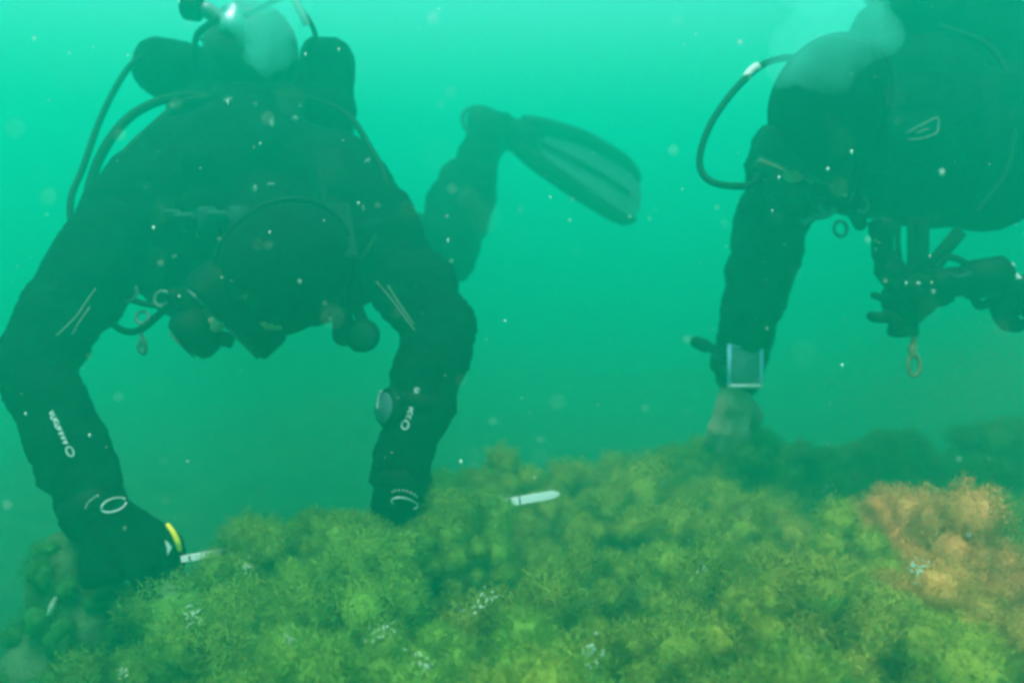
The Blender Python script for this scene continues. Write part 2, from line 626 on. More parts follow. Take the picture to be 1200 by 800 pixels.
for px_, py_, d_, r_ in ((838, 556, 1.84, 0.07), (872, 562, 1.80, 0.072), (805, 566, 1.82, 0.065), (850, 560, 1.92, 0.075)):   # weed round the second diver's fingers
    q = P(px_, py_, d_)
    spots.append((q.x, q.y, q.z, r_, OLIVE * 0.8))
RULER_A, RULER_B = P(212, 655, 1.262), P(656, 578, 1.44)      # the weed has grown over the middle of the ruler
for k in range(15):
    tt = 0.185 + 0.565 * k / 14
    if 0.46 < tt < 0.63:
        continue
    q = RULER_A.lerp(RULER_B, tt)
    r = g.uniform(0.042, 0.058)
    spots.append((q.x, q.y - 0.025 + g.uniform(-0.015, 0.01), q.z - r * 0.72 + g.uniform(-0.006, 0.012), r, OLIVE * g.uniform(0.85, 1.25)))
protos = bpy.data.collections.new('seaweed_forms')            # the forms the carpet is grown from
for k in range(7):
    gk = np.random.default_rng(100 + k)
    o = bpy.data.objects.new('seaweed_form', weed_mesh('seaweed_form', [clump(0, 0, 0, 1.0, 11 + k, gk, np.array([1.0, 1.0, 1.0]) * 0.8, 0.47, 6500)], M['weed_carpet']))
    protos.objects.link(o)
cme = bpy.data.meshes.new('seaweed_carpet')
cme.from_pydata([q[:3] for q in spots], [], [])
for nm, ty, vals in (('size', 'FLOAT', [q[3] for q in spots]), ('form', 'INT', [int(g.integers(0, 7)) for q in spots])):
    at_ = cme.attributes.new(nm, ty, 'POINT')
    at_.data.foreach_set('value', vals)
at_ = cme.attributes.new('turn', 'FLOAT_VECTOR', 'POINT')
at_.data.foreach_set('vector', [c_ for q in spots for c_ in (g.normal() * 0.25, g.normal() * 0.25, g.uniform(0, 6.28))])
at_ = cme.attributes.new('hue', 'FLOAT_COLOR', 'POINT')
at_.data.foreach_set('color', [float(c_) for q in spots for c_ in (*np.clip(q[4] / 0.8, 0, 1), 1.0)])
carpet = link(bpy.data.objects.new('seaweed_carpet', cme))
ng = bpy.data.node_groups.new('grow_carpet', 'GeometryNodeTree')
ng.interface.new_socket('Geometry', in_out='INPUT', socket_type='NodeSocketGeometry')
ng.interface.new_socket('Geometry', in_out='OUTPUT', socket_type='NodeSocketGeometry')
gi, go_ = ng.nodes.new('NodeGroupInput'), ng.nodes.new('NodeGroupOutput')
iop = ng.nodes.new('GeometryNodeInstanceOnPoints')
cinf = ng.nodes.new('GeometryNodeCollectionInfo')
cinf.inputs['Collection'].default_value = protos
cinf.inputs['Separate Children'].default_value = True
cinf.inputs['Reset Children'].default_value = True
def named(nm, ty):
    q = ng.nodes.new('GeometryNodeInputNamedAttribute')
    q.data_type = ty
    q.inputs['Name'].default_value = nm
    return q.outputs[0]
ng.links.new(gi.outputs[0], iop.inputs['Points'])
ng.links.new(cinf.outputs[0], iop.inputs['Instance'])
iop.inputs['Pick Instance'].default_value = True
ng.links.new(named('form', 'INT'), iop.inputs['Instance Index'])
ng.links.new(named('size', 'FLOAT'), iop.inputs['Scale'])
ng.links.new(named('turn', 'FLOAT_VECTOR'), iop.inputs['Rotation'])
ng.links.new(iop.outputs[0], go_.inputs[0])
md = carpet.modifiers.new('grow', 'NODES')
md.node_group = ng
tag(carpet, 'carpet of olive brown bushy seaweed covering the mound', 'seaweed', kind='stuff')

for (px, py, r, col, lab), (x, y, _) in zip(TUFTS, tuft_pos):
    z = ground(x, y) + (0.065 if px > 980 else 0.05)
    g2 = np.random.default_rng(int(px * 7 + py))
    b = [clump(0, 0, 0, r, 13, g2, col, r * 0.46, 5000, 0.95)]
    o = weed_object('seaweed_tuft', b)
    o.location = (x, y, z)
    tag(o, lab, 'seaweed', 'seaweed tufts standing out of the carpet')

# ------------------------------------------------------------------ divers: shared builders


def hand(W, D, N, curl, thumb_to, s=1.0, fist=False, right=1):
    """glove shapes: wrist W, pointing D, palm facing N; right = +1 puts the thumb on +S"""
    W, D = Vector(W), Vector(D).normalized()
    N = (Vector(N) - D * Vector(N).dot(D)).normalized()
    S = D.cross(N).normalized() * right
    G = Geo()
    G.capsule(W - D * 0.03 * s, W + D * 0.02 * s, 0.036 * s, 0.036 * s)
    for o_ in (-0.026, 0.0, 0.026):
        G.capsule(W + D * 0.012 * s + S * (o_ * 0.7 * s), W + D * 0.088 * s + S * (o_ * 1.05 * s), 0.021 * s, 0.0175 * s)
    lens = [(0.040, 0.026, 0.022), (0.045, 0.029, 0.023), (0.042, 0.027, 0.022), (0.033, 0.021, 0.019)]
    tips = []
    for i, l in enumerate(lens):
        off = (0.037 - 0.0245 * i) * s
        p = W + D * ((0.092 - (0.006 if i in (0, 3) else 0) - (0.006 if i == 3 else 0)) * s) + S * off
        a = 0.0
        rr = 0.0125 * s
        for k in range(3):
            a += R(curl[k] + 4 * i)
            q = p + (D * math.cos(a) + N * math.sin(a)) * (l[k] * s)
            G.capsule(p, q, rr, rr * 0.92)
            p, rr = q, rr * 0.92
        tips.append(p)
    t0 = W + D * 0.022 * s + S * 0.030 * s + N * 0.006 * s
    t1 = t0 + (D * 0.55 + S * 0.62 + N * 0.5).normalized() * 0.045 * s
    if thumb_to is None:
        t2 = t1 + (D * 0.8 + N * 0.6).normalized() * 0.034 * s
        t3 = t2 + (D * 0.8 + N * 0.5 - S * 0.3).normalized() * 0.026 * s
    else:
        dv = (Vector(thumb_to) - t1)
        t2 = t1 + dv.normalized() * 0.034 * s
        t3 = t1 + dv.normalized() * min(dv.length, 0.060 * s)
    G.chain([t0, t1, t2, t3], [0.019 * s, 0.0155 * s, 0.014 * s, 0.012 * s])
    return G, tips, S


def head_frame(c, F, U):
    F = Vector(F).normalized()
    U = (Vector(U) - F * Vector(U).dot(F)).normalized()
    return Vector(c), F, U, F.cross(U).normalized()


def head_shapes(G, hf, s=1.0, infl=0.0):
    c, F, U, S = hf
    k = lambda a: a * s + infl
    G.ellipsoid(c + U * 0.02 - F * 0.008, (F * k(0.096), S * k(0.078), U * k(0.105)))
    G.ellipsoid(c - U * 0.055 + F * 0.018, (F * k(0.074), S * k(0.060), U * k(0.066)))
    if not infl:
        G.capsule(c + F * 0.085 + U * 0.012, c + F * 0.110 - U * 0.022, 0.010, 0.015)       # nose
        G.capsule(c + F * 0.080 - U * 0.052 - S * 0.02, c + F * 0.080 - U * 0.052 + S * 0.02, 0.012)  # lips
        G.ellipsoid(c + F * 0.070 - U * 0.095, (F * 0.022, S * 0.026, U * 0.020))              # chin
        for sg in (-1, 1):
            G.ellipsoid(c - U * 0.01 + S * (sg * 0.076), (F * 0.020, S * 0.010, U * 0.030))   # ears
    return G


def head_gear(person, hf, hoodmat, reg_parent, neck):
    c, F, U, S = hf
    hg = Geo()
    head_shapes(hg, hf, infl=0.009)
    hg.capsule(c - U * 0.06 - F * 0.02, neck, 0.075, 0.082)
    hood = hg.remesh('hood', hoodmat, person, voxel=0.006, smooth=5, wrinkle=0.003, wscale=(20, 20, 20), seed=3.0,
                     cut=lambda p: (p - c).dot(F) > 0.060 and (((p - c).dot(S) / 0.062) ** 2 + (((p - c).dot(U) + 0.02) / 0.085) ** 2) < 1)
    # mask
    mc = c + F * 0.098 + U * 0.026
    mg = Geo()
    mg.slab(mc - F * 0.018, S * 0.078, U * 0.044, F * 0.024, round_=0.9, seg=8)
    mk = mg.remesh('mask', M['rubber'], person, voxel=0.004, smooth=10)
    for sg in (-1, 1):
        Geo().slab(mc + F * 0.0075 + S * (sg * 0.036), S * 0.032, U * 0.032, F * 0.003, round_=0.6).build('lens', M['lens'], mk)
    st = []
    for q in range(-40, 221, 20):
        a = R(q)
        st.append(c + U * 0.03 + S * (math.cos(a) * 0.088) - F * (math.sin(a) * 0.107 + 0.008))
    Geo().tube(st, 0.004, seg=6).build('strap', M['rubber'], mk)
    # regulator second stage
    rc = c + F * 0.136 - U * 0.055
    rg = Geo()
    rg.lathe(rc - F * 0.022, F, [(0, 0.020), (0.006, 0.034), (0.022, 0.040), (0.040, 0.040), (0.050, 0.034), (0.054, 0.018)])
    rg.capsule(c + F * 0.085 - U * 0.053, rc - F * 0.01, 0.016, 0.018)
    rg.capsule(rc - F * 0.01 + S * 0.03, rc - F * 0.01 + S * 0.058, 0.013)
    reg = rg.build('regulator', M['rubber'], reg_parent)
    tg = Geo()
    tg.tube([rc - U * 0.03 - S * 0.052 - F * 0.02, rc - U * 0.05 - S * 0.02, rc - U * 0.05 + S * 0.02, rc - U * 0.03 + S * 0.052 - F * 0.02], 0.012)
    tg.build('exhaust_tee', M['rubber'], reg)
    Geo().lathe(rc + F * 0.033, F, [(0, 0.027), (0.002, 0.024), (0.003, 0.010)]).build('purge_cover', M['dull_metal'], reg)
    return rc, S


def fin(person, heel, toe, tip, nrm, s=1.0):
    """foot pocket and long blade; nrm: the way the blade faces"""
    heel, toe, tip, nrm = Vector(heel), Vector(toe), Vector(tip), Vector(nrm)
    D = (tip - toe).normalized()
    nrm = (nrm - D * nrm.dot(D)).normalized()
    S = D.cross(nrm).normalized()
    G = Geo()
    G.capsule(heel, toe, 0.045 * s, 0.042 * s)
    for sg in (-1, 1):
        G.capsule(heel + S * 0.018 * sg, toe + S * 0.03 * sg + D * 0.03, 0.040 * s, 0.028 * s)
    pocket = G.remesh('fin', M['rubber'], person, voxel=0.008, smooth=5)
    Lb = (tip - toe).length
    o_ = []
    prof = [(-0.06, 0.050), (0.10, 0.075), (0.40, 0.105), (0.72, 0.118), (0.88, 0.108), (0.96, 0.080), (1.0, 0.03)]
    up = [(a, w) for a, w in prof]
    out = up + [(a, -w) for a, w in reversed(prof)]
    nn = len(out)
    v = []
    for z in (-0.004, 0.004):
        for a, w in out:
            v.append(toe + D * (a * Lb) + S * (w * s) + nrm * (z + 0.035 * math.sin(a * 2.2)))
    fs = [tuple(range(nn - 1, -1, -1)), tuple(range(nn, 2 * nn))] + [(j, (j + 1) % nn, nn + (j + 1) % nn, nn + j) for j in range(nn)]
    mesh_obj('blade', v, fs, M['fin_blade'], pocket, smooth=False)
    for sg in (-1, 1):
        Geo().tube([toe + D * (a * Lb) + S * (sg * w * s) + nrm * (0.035 * math.sin(a * 2.2)) for a, w in prof[:-1]], 0.009, seg=8,
                   radii=[0.022, 0.026, 0.026, 0.022, 0.018, 0.012]).build('side_rail', M['rubber'], pocket)
    Geo().tube([toe + D * (a * Lb) + nrm * (0.008 + 0.035 * math.sin(a * 2.2)) for a in (0.1, 0.4, 0.7, 0.9)], 0.006, seg=6).build('centre_rib', M['rubber'], pocket)
    a, u, w = basis(toe - heel)
    hs = [heel + S * (0.050 * math.cos(q)) - (toe - heel).normalized() * (0.048 * math.sin(q)) for q in [k * math.pi / 8 for k in range(9)]]
    Geo().tube(hs, 0.007, seg=6).build('heel_strap', M['padding'], pocket)
    return pocket


# ------------------------------------------------------------------ diver at the ruler
A_SH, A_EL, A_WR = P(150, 258, 1.46), P(39, 425, 1.33), P(110, 596, 1.27)
B_SH, B_EL, B_WR = P(437, 262, 1.48), P(516, 388, 1.41), P(469, 562, 1.35)
body = Geo()
body.capsule(P(222, 212, 1.54), P(365, 218, 1.55), 0.110, 0.110)
body.capsule(P(285, 165, 1.60), P(300, 170, 1.60), 0.10, 0.10)
body.capsule(P(235, 285, 1.56), P(370, 290, 1.56), 0.135, 0.135)
body.capsule(P(285, 225, 1.56), P(320, 255, 2.02), 0.165, 0.145)
body.capsule(P(265, 265, 2.02), P(385, 268, 2.02), 0.115, 0.115)
body.chain([P(215, 205, 1.53), A_SH, A_EL, A_WR], [0.092, 0.074, 0.057, 0.045])
body.capsule(A_SH, A_SH.lerp(A_EL, 0.5), 0.070, 0.060)
body.capsule(A_EL.lerp(A_WR, 0.1), A_EL.lerp(A_WR, 0.55), 0.056, 0.054)
body.chain([P(378, 210, 1.54), B_SH, B_EL, B_WR], [0.092, 0.072, 0.056, 0.043])
body.capsule(B_SH.lerp(B_EL, 0.2), B_SH.lerp(B_EL, 0.7), 0.066, 0.062)
body.capsule(B_EL.lerp(B_WR, 0.1), B_EL.lerp(B_WR, 0.5), 0.055, 0.050)
HIP1, KNEE1, ANK1 = P(385, 268, 2.02), P(517, 298, 2.18), P(566, 172, 2.42)
body.chain([HIP1, KNEE1, ANK1], [0.105, 0.078, 0.052])
body.capsule(KNEE1, KNEE1.lerp(ANK1, 0.60), 0.084, 0.080)
body.capsule(ANK1, P(585, 150, 2.46), 0.05, 0.045)
HIP2, KNEE2, ANK2 = P(265, 268, 2.02), P(258, 315, 2.40), P(262, 245, 2.78)
body.chain([HIP2, KNEE2, ANK2, P(272, 235, 2.86)], [0.105, 0.078, 0.055, 0.045])
hfA = head_frame(P(322, 316, 1.29), DIRV(-0.68, -0.70, -0.20), DIRV(0.35, -0.25, -0.9))
NECK_A = P(318, 262, 1.45)
head_shapes(body, hfA)
body.capsule(hfA[0] - hfA[2] * 0.05 - hfA[1] * 0.02, NECK_A, 0.062, 0.08)
person = body.remesh('person', M['suit'], None, voxel=0.0075, smooth=6, wrinkle=0.012, seed=1.0)
tag(person, 'diver in black drysuit bending over the weed, holding a white ruler in both gloved hands', 'diver')
person.data.materials.append(M['skin'])
cF, FF, UF, SF = hfA
idx = [0] * len(person.data.polygons)
for i, p in enumerate(person.data.polygons):
    q = p.center - cF
    if q.dot(FF) > 0.055 and abs(q.dot(SF)) < 0.065 and -0.10 < q.dot(UF) < 0.09 and q.length < 0.16:
        idx[i] = 1
person.data.polygons.foreach_set('material_index', idx)

scubaA = empty('scuba_set', P(300, 130, 1.7))
tag(scubaA, 'black air cylinder, buoyancy wing and hoses worn by the diver with the ruler', 'scuba set')
regA, SA = head_gear(person, hfA, M['neoprene'], scubaA, NECK_A)

# gloves
ROD_A, ROD_B = RULER_A, RULER_B
G1, tips1, S1 = hand(A_WR + DIRV(0.75, -0.65, 0) * 0.015, DIRV(0.80, -0.52, -0.10), DIRV(-0.25, -0.8, 0.35), (32, 46, 34), ROD_A + DIRV(-1, 0, 0) * 0.01, s=1.12, right=-1)
g1 = G1.remesh('glove', M['neoprene'], person, voxel=0.0045, smooth=4, wrinkle=0.0015, wscale=(40, 40, 40))
g1['label'] = 'black glove around the near end of the ruler'
ROD_M = ROD_A.lerp(ROD_B, 0.56)
G2, tips2, S2 = hand(B_WR + DIRV(-0.06, -1, 0) * 0.012, DIRV(-0.08, -0.98, 0.18), DIRV(0.0, -0.15, 1), (58, 62, 50), None, s=1.08, right=1)
g2o = G2.remesh('glove', M['neoprene'], person, voxel=0.0045, smooth=4, wrinkle=0.0015, wscale=(40, 40, 40))
g2o['label'] = 'black glove sunk into the seaweed'
for go, W, E in ((g1, A_WR, A_EL), (g2o, B_WR, B_EL)):
    a, u, w = basis(W - E)
    c0 = E.lerp(W, 0.93)
    Geo().lathe(c0, a, [(0, 0.044), (0.004, 0.0475), (0.030, 0.0465), (0.034, 0.043)]).build('cuff_ring', M['rubber'], go)

# fins
fin(person, P(562, 143, 2.44), P(618, 162, 2.48), P(742, 242, 2.66), DIRV(0.05, 0.45, -0.88), 0.85)
fin(person, P(262, 250, 2.84), P(285, 225, 2.92), P(330, 230, 3.4), DIRV(0.1, 0.9, -0.3), 0.95)

# scuba set
tg = Geo()
T0, T1 = P(292, 52, 1.64), P(312, 100, 2.28)
ta = (T1 - T0).normalized()
tl = (T1 - T0).length
prof = [(-0.030, 0.022), (-0.024, 0.042), (-0.008, 0.066), (0.020, 0.082), (0.05, 0.088), (tl - 0.03, 0.088), (tl, 0.075)]
tank = tg.lathe(T0, ta, prof, 32).build('tank', M['tank'], scubaA)
vg = Geo()
VP = T0 - ta * 0.045
vg.capsule(T0 - ta * 0.02, VP - ta * 0.025, 0.016, 0.016)
vg.capsule(VP - ta * 0.018, P(243, 12, 1.55), 0.014, 0.014)
vg.build('valve', M['dull_metal'], tank)
kg = Geo()
kp = P(238, 10, 1.55)
kd = DIRV(-1, 0.15, 0)
kg.lathe(kp, kd, [(0, 0.016), (0.006, 0.023), (0.030, 0.024), (0.036, 0.018)], 14)
kg.build('valve_knob', M['rubber'], tank)
fg = Geo()
fp = VP - ta * 0.035
fg.lathe(P(272, 30, 1.54), DIRV(0.2, 1, 0.1), [(-0.02, 0.012), (-0.016, 0.021), (0.012, 0.023), (0.02, 0.016), (0.034, 0.016), (0.036, 0.010)], 18)
fg.capsule(P(272, 30, 1.54), VP, 0.012, 0.014)
fg.build('first_stage', M['chrome'], scubaA)

wg = Geo()
wg.capsule(P(190, 78, 1.63), P(240, 92, 1.66), 0.054, 0.05)
wg.capsule(P(198, 84, 1.64), P(240, 120, 2.05), 0.055, 0.05)
for x in (374, 391):
    wg.capsule(P(x, 68, 1.62), P(x, 150, 1.62), 0.036, 0.038)
    wg.capsule(P(x, 68, 1.64), P(x, 110, 2.05), 0.036, 0.036)
    wg.capsule(P(x, 150, 1.64), P(x, 150, 2.05), 0.036, 0.036)
wg.capsule(P(235, 128, 1.62), P(385, 130, 1.62), 0.045, 0.05)
wg.capsule(P(235, 140, 1.62), P(260, 160, 2.05), 0.06, 0.05)
wing = wg.remesh('wing', M['wing'], scubaA, voxel=0.007, smooth=5, wrinkle=0.006, wscale=(22, 22, 22), seed=5)
bvhA = bvh_of(person)
for ln in ([(225, 125), (215, 175), (205, 230), (190, 290), (165, 330)], [(375, 128), (385, 180), (395, 240), (398, 300), (396, 350)]):
    pts = []
    for px, py in ln:
        loc, nor = cast(bvhA, px, py)
        if loc is not None:
            pts.append(loc + nor * 0.004)
    gg = Geo()
    for a, b in zip(pts, pts[1:]):
        ax = (b - a).normalized()
        side = ax.cross((CAMP - a).normalized()).normalized()
        gg.slab((a + b) / 2, (b - a) * 0.52, side * 0.022, ax.cross(side) * 0.003, round_=0.1)
    gg.build('shoulder_strap', M['webbing'], scubaA)
pg = Geo()
pts = [cast(bvhA, px, 257) for px in (197, 215, 235, 255, 275, 293)]
for (a, na), (b, nb_) in zip(pts, pts[1:]):
    ax = (b - a)
    side = ax.cross(na).normalized()
    pg.slab((a + b) / 2 + na * 0.006, ax * 0.55, side * 0.020, na * 0.004, round_=0.3)
pg.build('chest_pad', M['padding'], scubaA)

Geo().tube([P(186, 158, 1.475), P(176, 163, 1.47), P(164, 170, 1.465)], 0.003, seg=6).build('hose_sleeve_or_glint', M['hose_sleeve_or_glint'], scubaA)  # a highlight along the hose, painted as a pale sliver
hoses = [
    ([(190, 62, 1.60), (155, 75, 1.58), (122, 130, 1.55), (98, 195, 1.50), (82, 245, 1.44), (100, 320, 1.42), (128, 375, 1.41), (160, 388, 1.36)], 0.0055, regA + SA * 0.055),
    ([(300, 118, 1.58), (235, 113, 1.56), (195, 116, 1.53), (155, 135, 1.50), (125, 170, 1.47), (106, 215, 1.45), (100, 262, 1.42)], 0.0080, None),
    ([(300, 112, 1.58), (240, 116, 1.55), (212, 122, 1.53), (178, 150, 1.50), (145, 182, 1.46), (118, 225, 1.43), (108, 262, 1.41)], 0.0070, None),
    ([(310, 110, 1.58), (370, 118, 1.56), (408, 136, 1.52), (432, 170, 1.50), (452, 215, 1.46), (440, 280, 1.40), (405, 330, 1.38), (402, 360, 1.37), (418, 385, 1.36)], 0.0055, None),
    ([(262, 20, 1.54), (240, 32, 1.54), (229, 48, 1.56), (229, 90, 1.58)], 0.0055, None),
    ([(285, 20, 1.55), (340, -6, 1.56), (352, 10, 1.56), (368, 36, 1.58), (372, 70, 1.58)], 0.0045, None),
]
for pts, r, end in hoses:
    q = [P(*p) for p in pts]
    if end is not None:
        q.append(end)
    Geo().tube(q, r, seg=10).build('hose', M['rubber'], scubaA)
Geo().tube([P(343, -6, 1.55), P(349, 8, 1.55), P(356, 22, 1.555), P(359, 30, 1.56)], 0.006, seg=8).build('hose_sleeve_or_glint', M['hose_sleeve_or_glint'], scubaA)
Geo().tube([P(238, 47, 1.57), P(232, 42, 1.57), P(240, 36, 1.57)], 0.004, seg=8).build('clip', M['chrome'], scubaA)
# hanging gauge
gc = P(425, 393, 1.36)
gg = Geo()
gg.lathe(gc - DIRV(0.2, 0, -1) * 0.012, DIRV(0.2, 0, -1), [(0, 0.018), (0.003, 0.025), (0.024, 0.026), (0.028, 0.021)])
gg.capsule(gc + UPV * 0.02, gc + UPV * 0.05 - RGT * 0.01, 0.010, 0.008)
gauge = gg.build('pressure_gauge', M['rubber'], scubaA)
Geo().lathe(gc + DIRV(0.2, 0, -1) * 0.0155, DIRV(0.2, 0, -1), [(0, 0.019), (0.002, 0.017)]).build('dial', M['padding'], gauge)
og = Geo()
og.capsule(P(402, 372, 1.37), P(403, 392, 1.37), 0.016, 0.018)
og.capsule(P(403, 390, 1.37), P(418, 408, 1.37), 0.012, 0.006)
og.build('spare_regulator', M['rubber'], scubaA)
# rings and clips at the harness
for cx, cy_, rr in ((150, 343, 0.014), (190, 350, 0.012), (167, 372, 0.010)):
    c = P(cx, cy_, 1.40)
    Geo().tube([c + RGT * (rr * math.cos(q)) + UPV * (rr * math.sin(q)) + FWD * (0.3 * rr * math.sin(q)) for q in [k * math.pi / 4 for k in range(8)]], 0.0028, seg=6, closed=True).build('ring', M['dull_metal'], scubaA)
Geo().tube([P(167, 380, 1.40), P(166, 392, 1.40), P(170, 402, 1.40), P(169, 414, 1.40), P(163, 408, 1.40), P(166, 398, 1.40)], 0.0035, seg=6).build('clip', M['dull_metal'], scubaA)
Geo().tube([P(122, 335, 1.42), P(150, 350, 1.40), P(185, 358, 1.40), P(220, 352, 1.42)], 0.005, seg=6).build('strap', M['webbing'], scubaA)


gall = [person, wing, tank]
offs = np.cumsum([0] + [len(o_.data.vertices) for o_ in gall[:-1]]).tolist()
bvhG = BVHTree.FromPolygons([o_.matrix_world @ v_.co for o_ in gall for v_ in o_.data.vertices],
                            [tuple(i + of for i in p.vertices) for o_, of in zip(gall, offs) for p in o_.data.polygons])
for bx_, by_, bw, bh, tilt in ((268, 119, 9, 5, 10), (299, 124, 3, 4, 0), (318, 146, 3, 8, 20), (345, 140, 5, 7, -10), (352, 124, 3, 3, 0), (300, 222, 3, 9, 5),
                               (318, 218, 8, 3, 0), (430, 190, 3, 11, -28), (426, 244, 2, 6, 10), (232, 275, 2, 6, 15), (175, 318, 4, 3, 0), (205, 300, 5, 3, 20), (372, 345, 7, 4, 30)):
    loc, nor = cast(bvhG, bx_, by_)
    if loc is None:
        continue
    ax_ = (RGT * math.cos(R(tilt)) + UPV * math.sin(R(tilt)))
    ax_ = (ax_ - nor * ax_.dot(nor)).normalized()
    ay_ = nor.cross(ax_).normalized()
    k_ = (loc - CAMP).length / FPX * 0.5
    Geo().slab(loc + nor * 0.002, ax_ * bw * k_, ay_ * bh * k_, nor * 0.0025, round_=0.5).build('buckle_or_glint', M['faint_print'], scubaA)  # pale slabs: buckles, and glints of D-rings put in as colour

# prints on the sleeves and gloves
def letters(x0, y0, x1, y1, h, n, seed):
    """small unreadable lettering along a line, as on the sleeves in the photograph"""
    rr = random.Random(seed)
    L = math.hypot(x1 - x0, y1 - y0)
    ax, ay = (x1 - x0) / L, (y1 - y0) / L
    nx_, ny_ = -ay, ax
    out = []
    for i in range(n):
        t = L * (i + 0.15) / n
        w = L / n * 0.6
        p = lambda a, b: (x0 + ax * (t + a * w) + nx_ * (b * h - h / 2), y0 + ay * (t + a * w) + ny_ * (b * h - h / 2))
        k = rr.randrange(4)
        if k == 0:
            out.append([p(0, 0), p(0, 1), p(1, 1), p(1, 0)])
        elif k == 1:
            out.append([p(0, 0), p(0.5, 1), p(1, 0)])
        elif k == 2:
            out.append([p(1, 0), p(0, 0.2), p(0, 0.8), p(1, 1)])
        else:
            out.append([p(0, 0), p(0, 1), p(0.9, 0)])
    return out


def ring(cx, cy_, a, b, tilt, t0=0, t1=360, n=18):
    o_ = []
    for k in range(n + 1):
        q = R(t0 + (t1 - t0) * k / n)
        x, y = a * math.cos(q), b * math.sin(q)
        o_.append((cx + x * math.cos(R(tilt)) - y * math.sin(R(tilt)), cy_ + x * math.sin(R(tilt)) + y * math.cos(R(tilt))))
    return o_


strokes('sleeve_print', bvhA, letters(60, 482, 78, 522, 4.5, 8, 1) + [ring(82, 529, 6, 3.8, 62)], 0.0012, M['print'], person)
strokes('sleeve_print', bvhA, letters(490, 455, 478, 492, 4.5, 7, 2) + [ring(475, 498, 5, 4, 100)], 0.0012, M['print'], person)
strokes('sleeve_seam', bvhA, [[(112, 338), (100, 355), (88, 372), (66, 394)], [(104, 360), (92, 378), (84, 392)]], 0.0012, M['faint_print'], person)
strokes('sleeve_seam', bvhA, [[(442, 330), (460, 352), (475, 372), (487, 388)], [(455, 335), (470, 358), (485, 380)]], 0.0010, M['faint_print'], person)
for go, em in ((g1, [ring(133, 592, 15, 7.5, -18, 15, 345), ring(124, 590, 24, 12, -18, 190, 262, 8)]),
               (g2o, [ring(474, 589, 15, 6, 14, 150, 400), ring(474, 583, 16, 9, 14, 200, 340, 8)])):
    bb = bvh_of(go)
    lines = []
    for k, e in enumerate(em):
        if k == 0:
            lines.append(e)
        else:
            for i in range(0, len(e) - 1):
                lines += [[e[i], ((e[i][0] * 2 + e[i + 1][0]) / 3, (e[i][1] * 2 + e[i + 1][1]) / 3)]]
    cuffs = [c for c in go.children]
    allb = BVHTree.FromPolygons(
        [o_.matrix_world @ v_.co for o_ in [go, person] + cuffs for v_ in o_.data.vertices],
        [tuple(i + off for i in p.vertices) for o_, off in zip([go, person] + cuffs, np.cumsum([0] + [len(o_.data.vertices) for o_ in ([go, person] + cuffs)[:-1]]).tolist()) for p in o_.data.polygons])
    strokes('emblem', allb, lines, 0.0013, M['print'], go)

# dive computer on the forearm
wc = P(458, 478, 1.335)
dn = DIRV(-0.75, 0.1, -0.65)
dg_ = Geo()
dg_.lathe(wc - dn * 0.012, dn, [(0, 0.024), (0.004, 0.030), (0.018, 0.031), (0.024, 0.026)], 24)
dc = dg_.build('dive_computer', M['rubber'], person)
Geo().lathe(wc + dn * 0.0115, dn, [(0, 0.023), (0.003, 0.021)], 24).build('screen', M['slate'], dc)
a, u, w = basis(B_WR - B_EL)
sc_ = B_EL.lerp(B_WR, 0.52)
Geo().lathe(sc_ - a * 0.012, a, [(0, 0.050), (0.002, 0.054), (0.022, 0.053), (0.024, 0.049)]).build('strap', M['rubber'], dc)
Geo().tube([wc + dn * 0.013 + (RGT * math.cos(q) * 0.4 + UPV * math.sin(q) - FWD * 0.35 * math.cos(q)) * 0.026 for q in [R(k) for k in range(110, 200, 15)]], 0.0018, seg=6).build('bezel', M['print'], dc)

# ruler
rv = (ROD_B - ROD_A)
rl = rv.length
ra = rv.normalized()
rs = (UPV - ra * UPV.dot(ra)).normalized()
rn = ra.cross(rs).normalized()
ruler = empty('ruler', ROD_A)
tag(ruler, 'white measuring ruler with dark bands lying across the seaweed, held by the diver', 'ruler')
out = [(-1, -0.7), (0.955, -1), (0.99, -0.5), (1, 0), (0.99, 0.5), (0.955, 1), (-1, 0.7)]
Geo().slab((ROD_A + ROD_B) / 2, ra * (rl / 2), rs * 0.0066, rn * 0.0016, outline=out).build('blade', M['white'], ruler, smooth=False)
for k, (t, w_) in enumerate([(0.800, 0.004), (0.818, 0.005), (0.836, 0.002), (0.850, 0.003), (0.880, 0.0012)] + [(0.02 + 0.04 * i, 0.0012) for i in range(19)]):
    hh = 0.0064 if t > 0.76 else 0.004
    for sg in (1,):
        Geo().slab(ROD_A + rv * t - rn * -0.0019, ra * w_, rs * hh, rn * 0.0004, round_=0.05).build('marking', M['ink'], ruler, smooth=False)
        Geo().slab(ROD_A + rv * t - rn * 0.0019, ra * w_, rs * hh, rn * 0.0004, round_=0.05).build('marking', M['ink'], ruler, smooth=False)

# yellow loop and pale tag held at the fist
lp = [P(196, 614, 1.205), P(202, 622, 1.20), P(208, 634, 1.20), P(211, 645, 1.205)]
loop = Geo().tube(lp, 0.0035, seg=8, radii=[0.0026, 0.0036, 0.0038, 0.0026]).build('lanyard', M['yellow'])
tag(loop, 'short curved yellow strap bright against the black gloved fist', 'lanyard')
tg_ = Geo().slab(P(197, 641, 1.205), DIRV(0.35, -1, 0) * 0.010, DIRV(1, 0.35, 0) * 0.0045, FWD * 0.001, outline=[(-1, -0.2), (-0.6, 0.5), (0.2, 1), (1, -0.9), (0.2, -0.4)])
tgo = tg_.build('tag', M['print'], None, smooth=False)
tag(tgo, 'small pale plastic tag beside the yellow strap on the fist', 'tag')

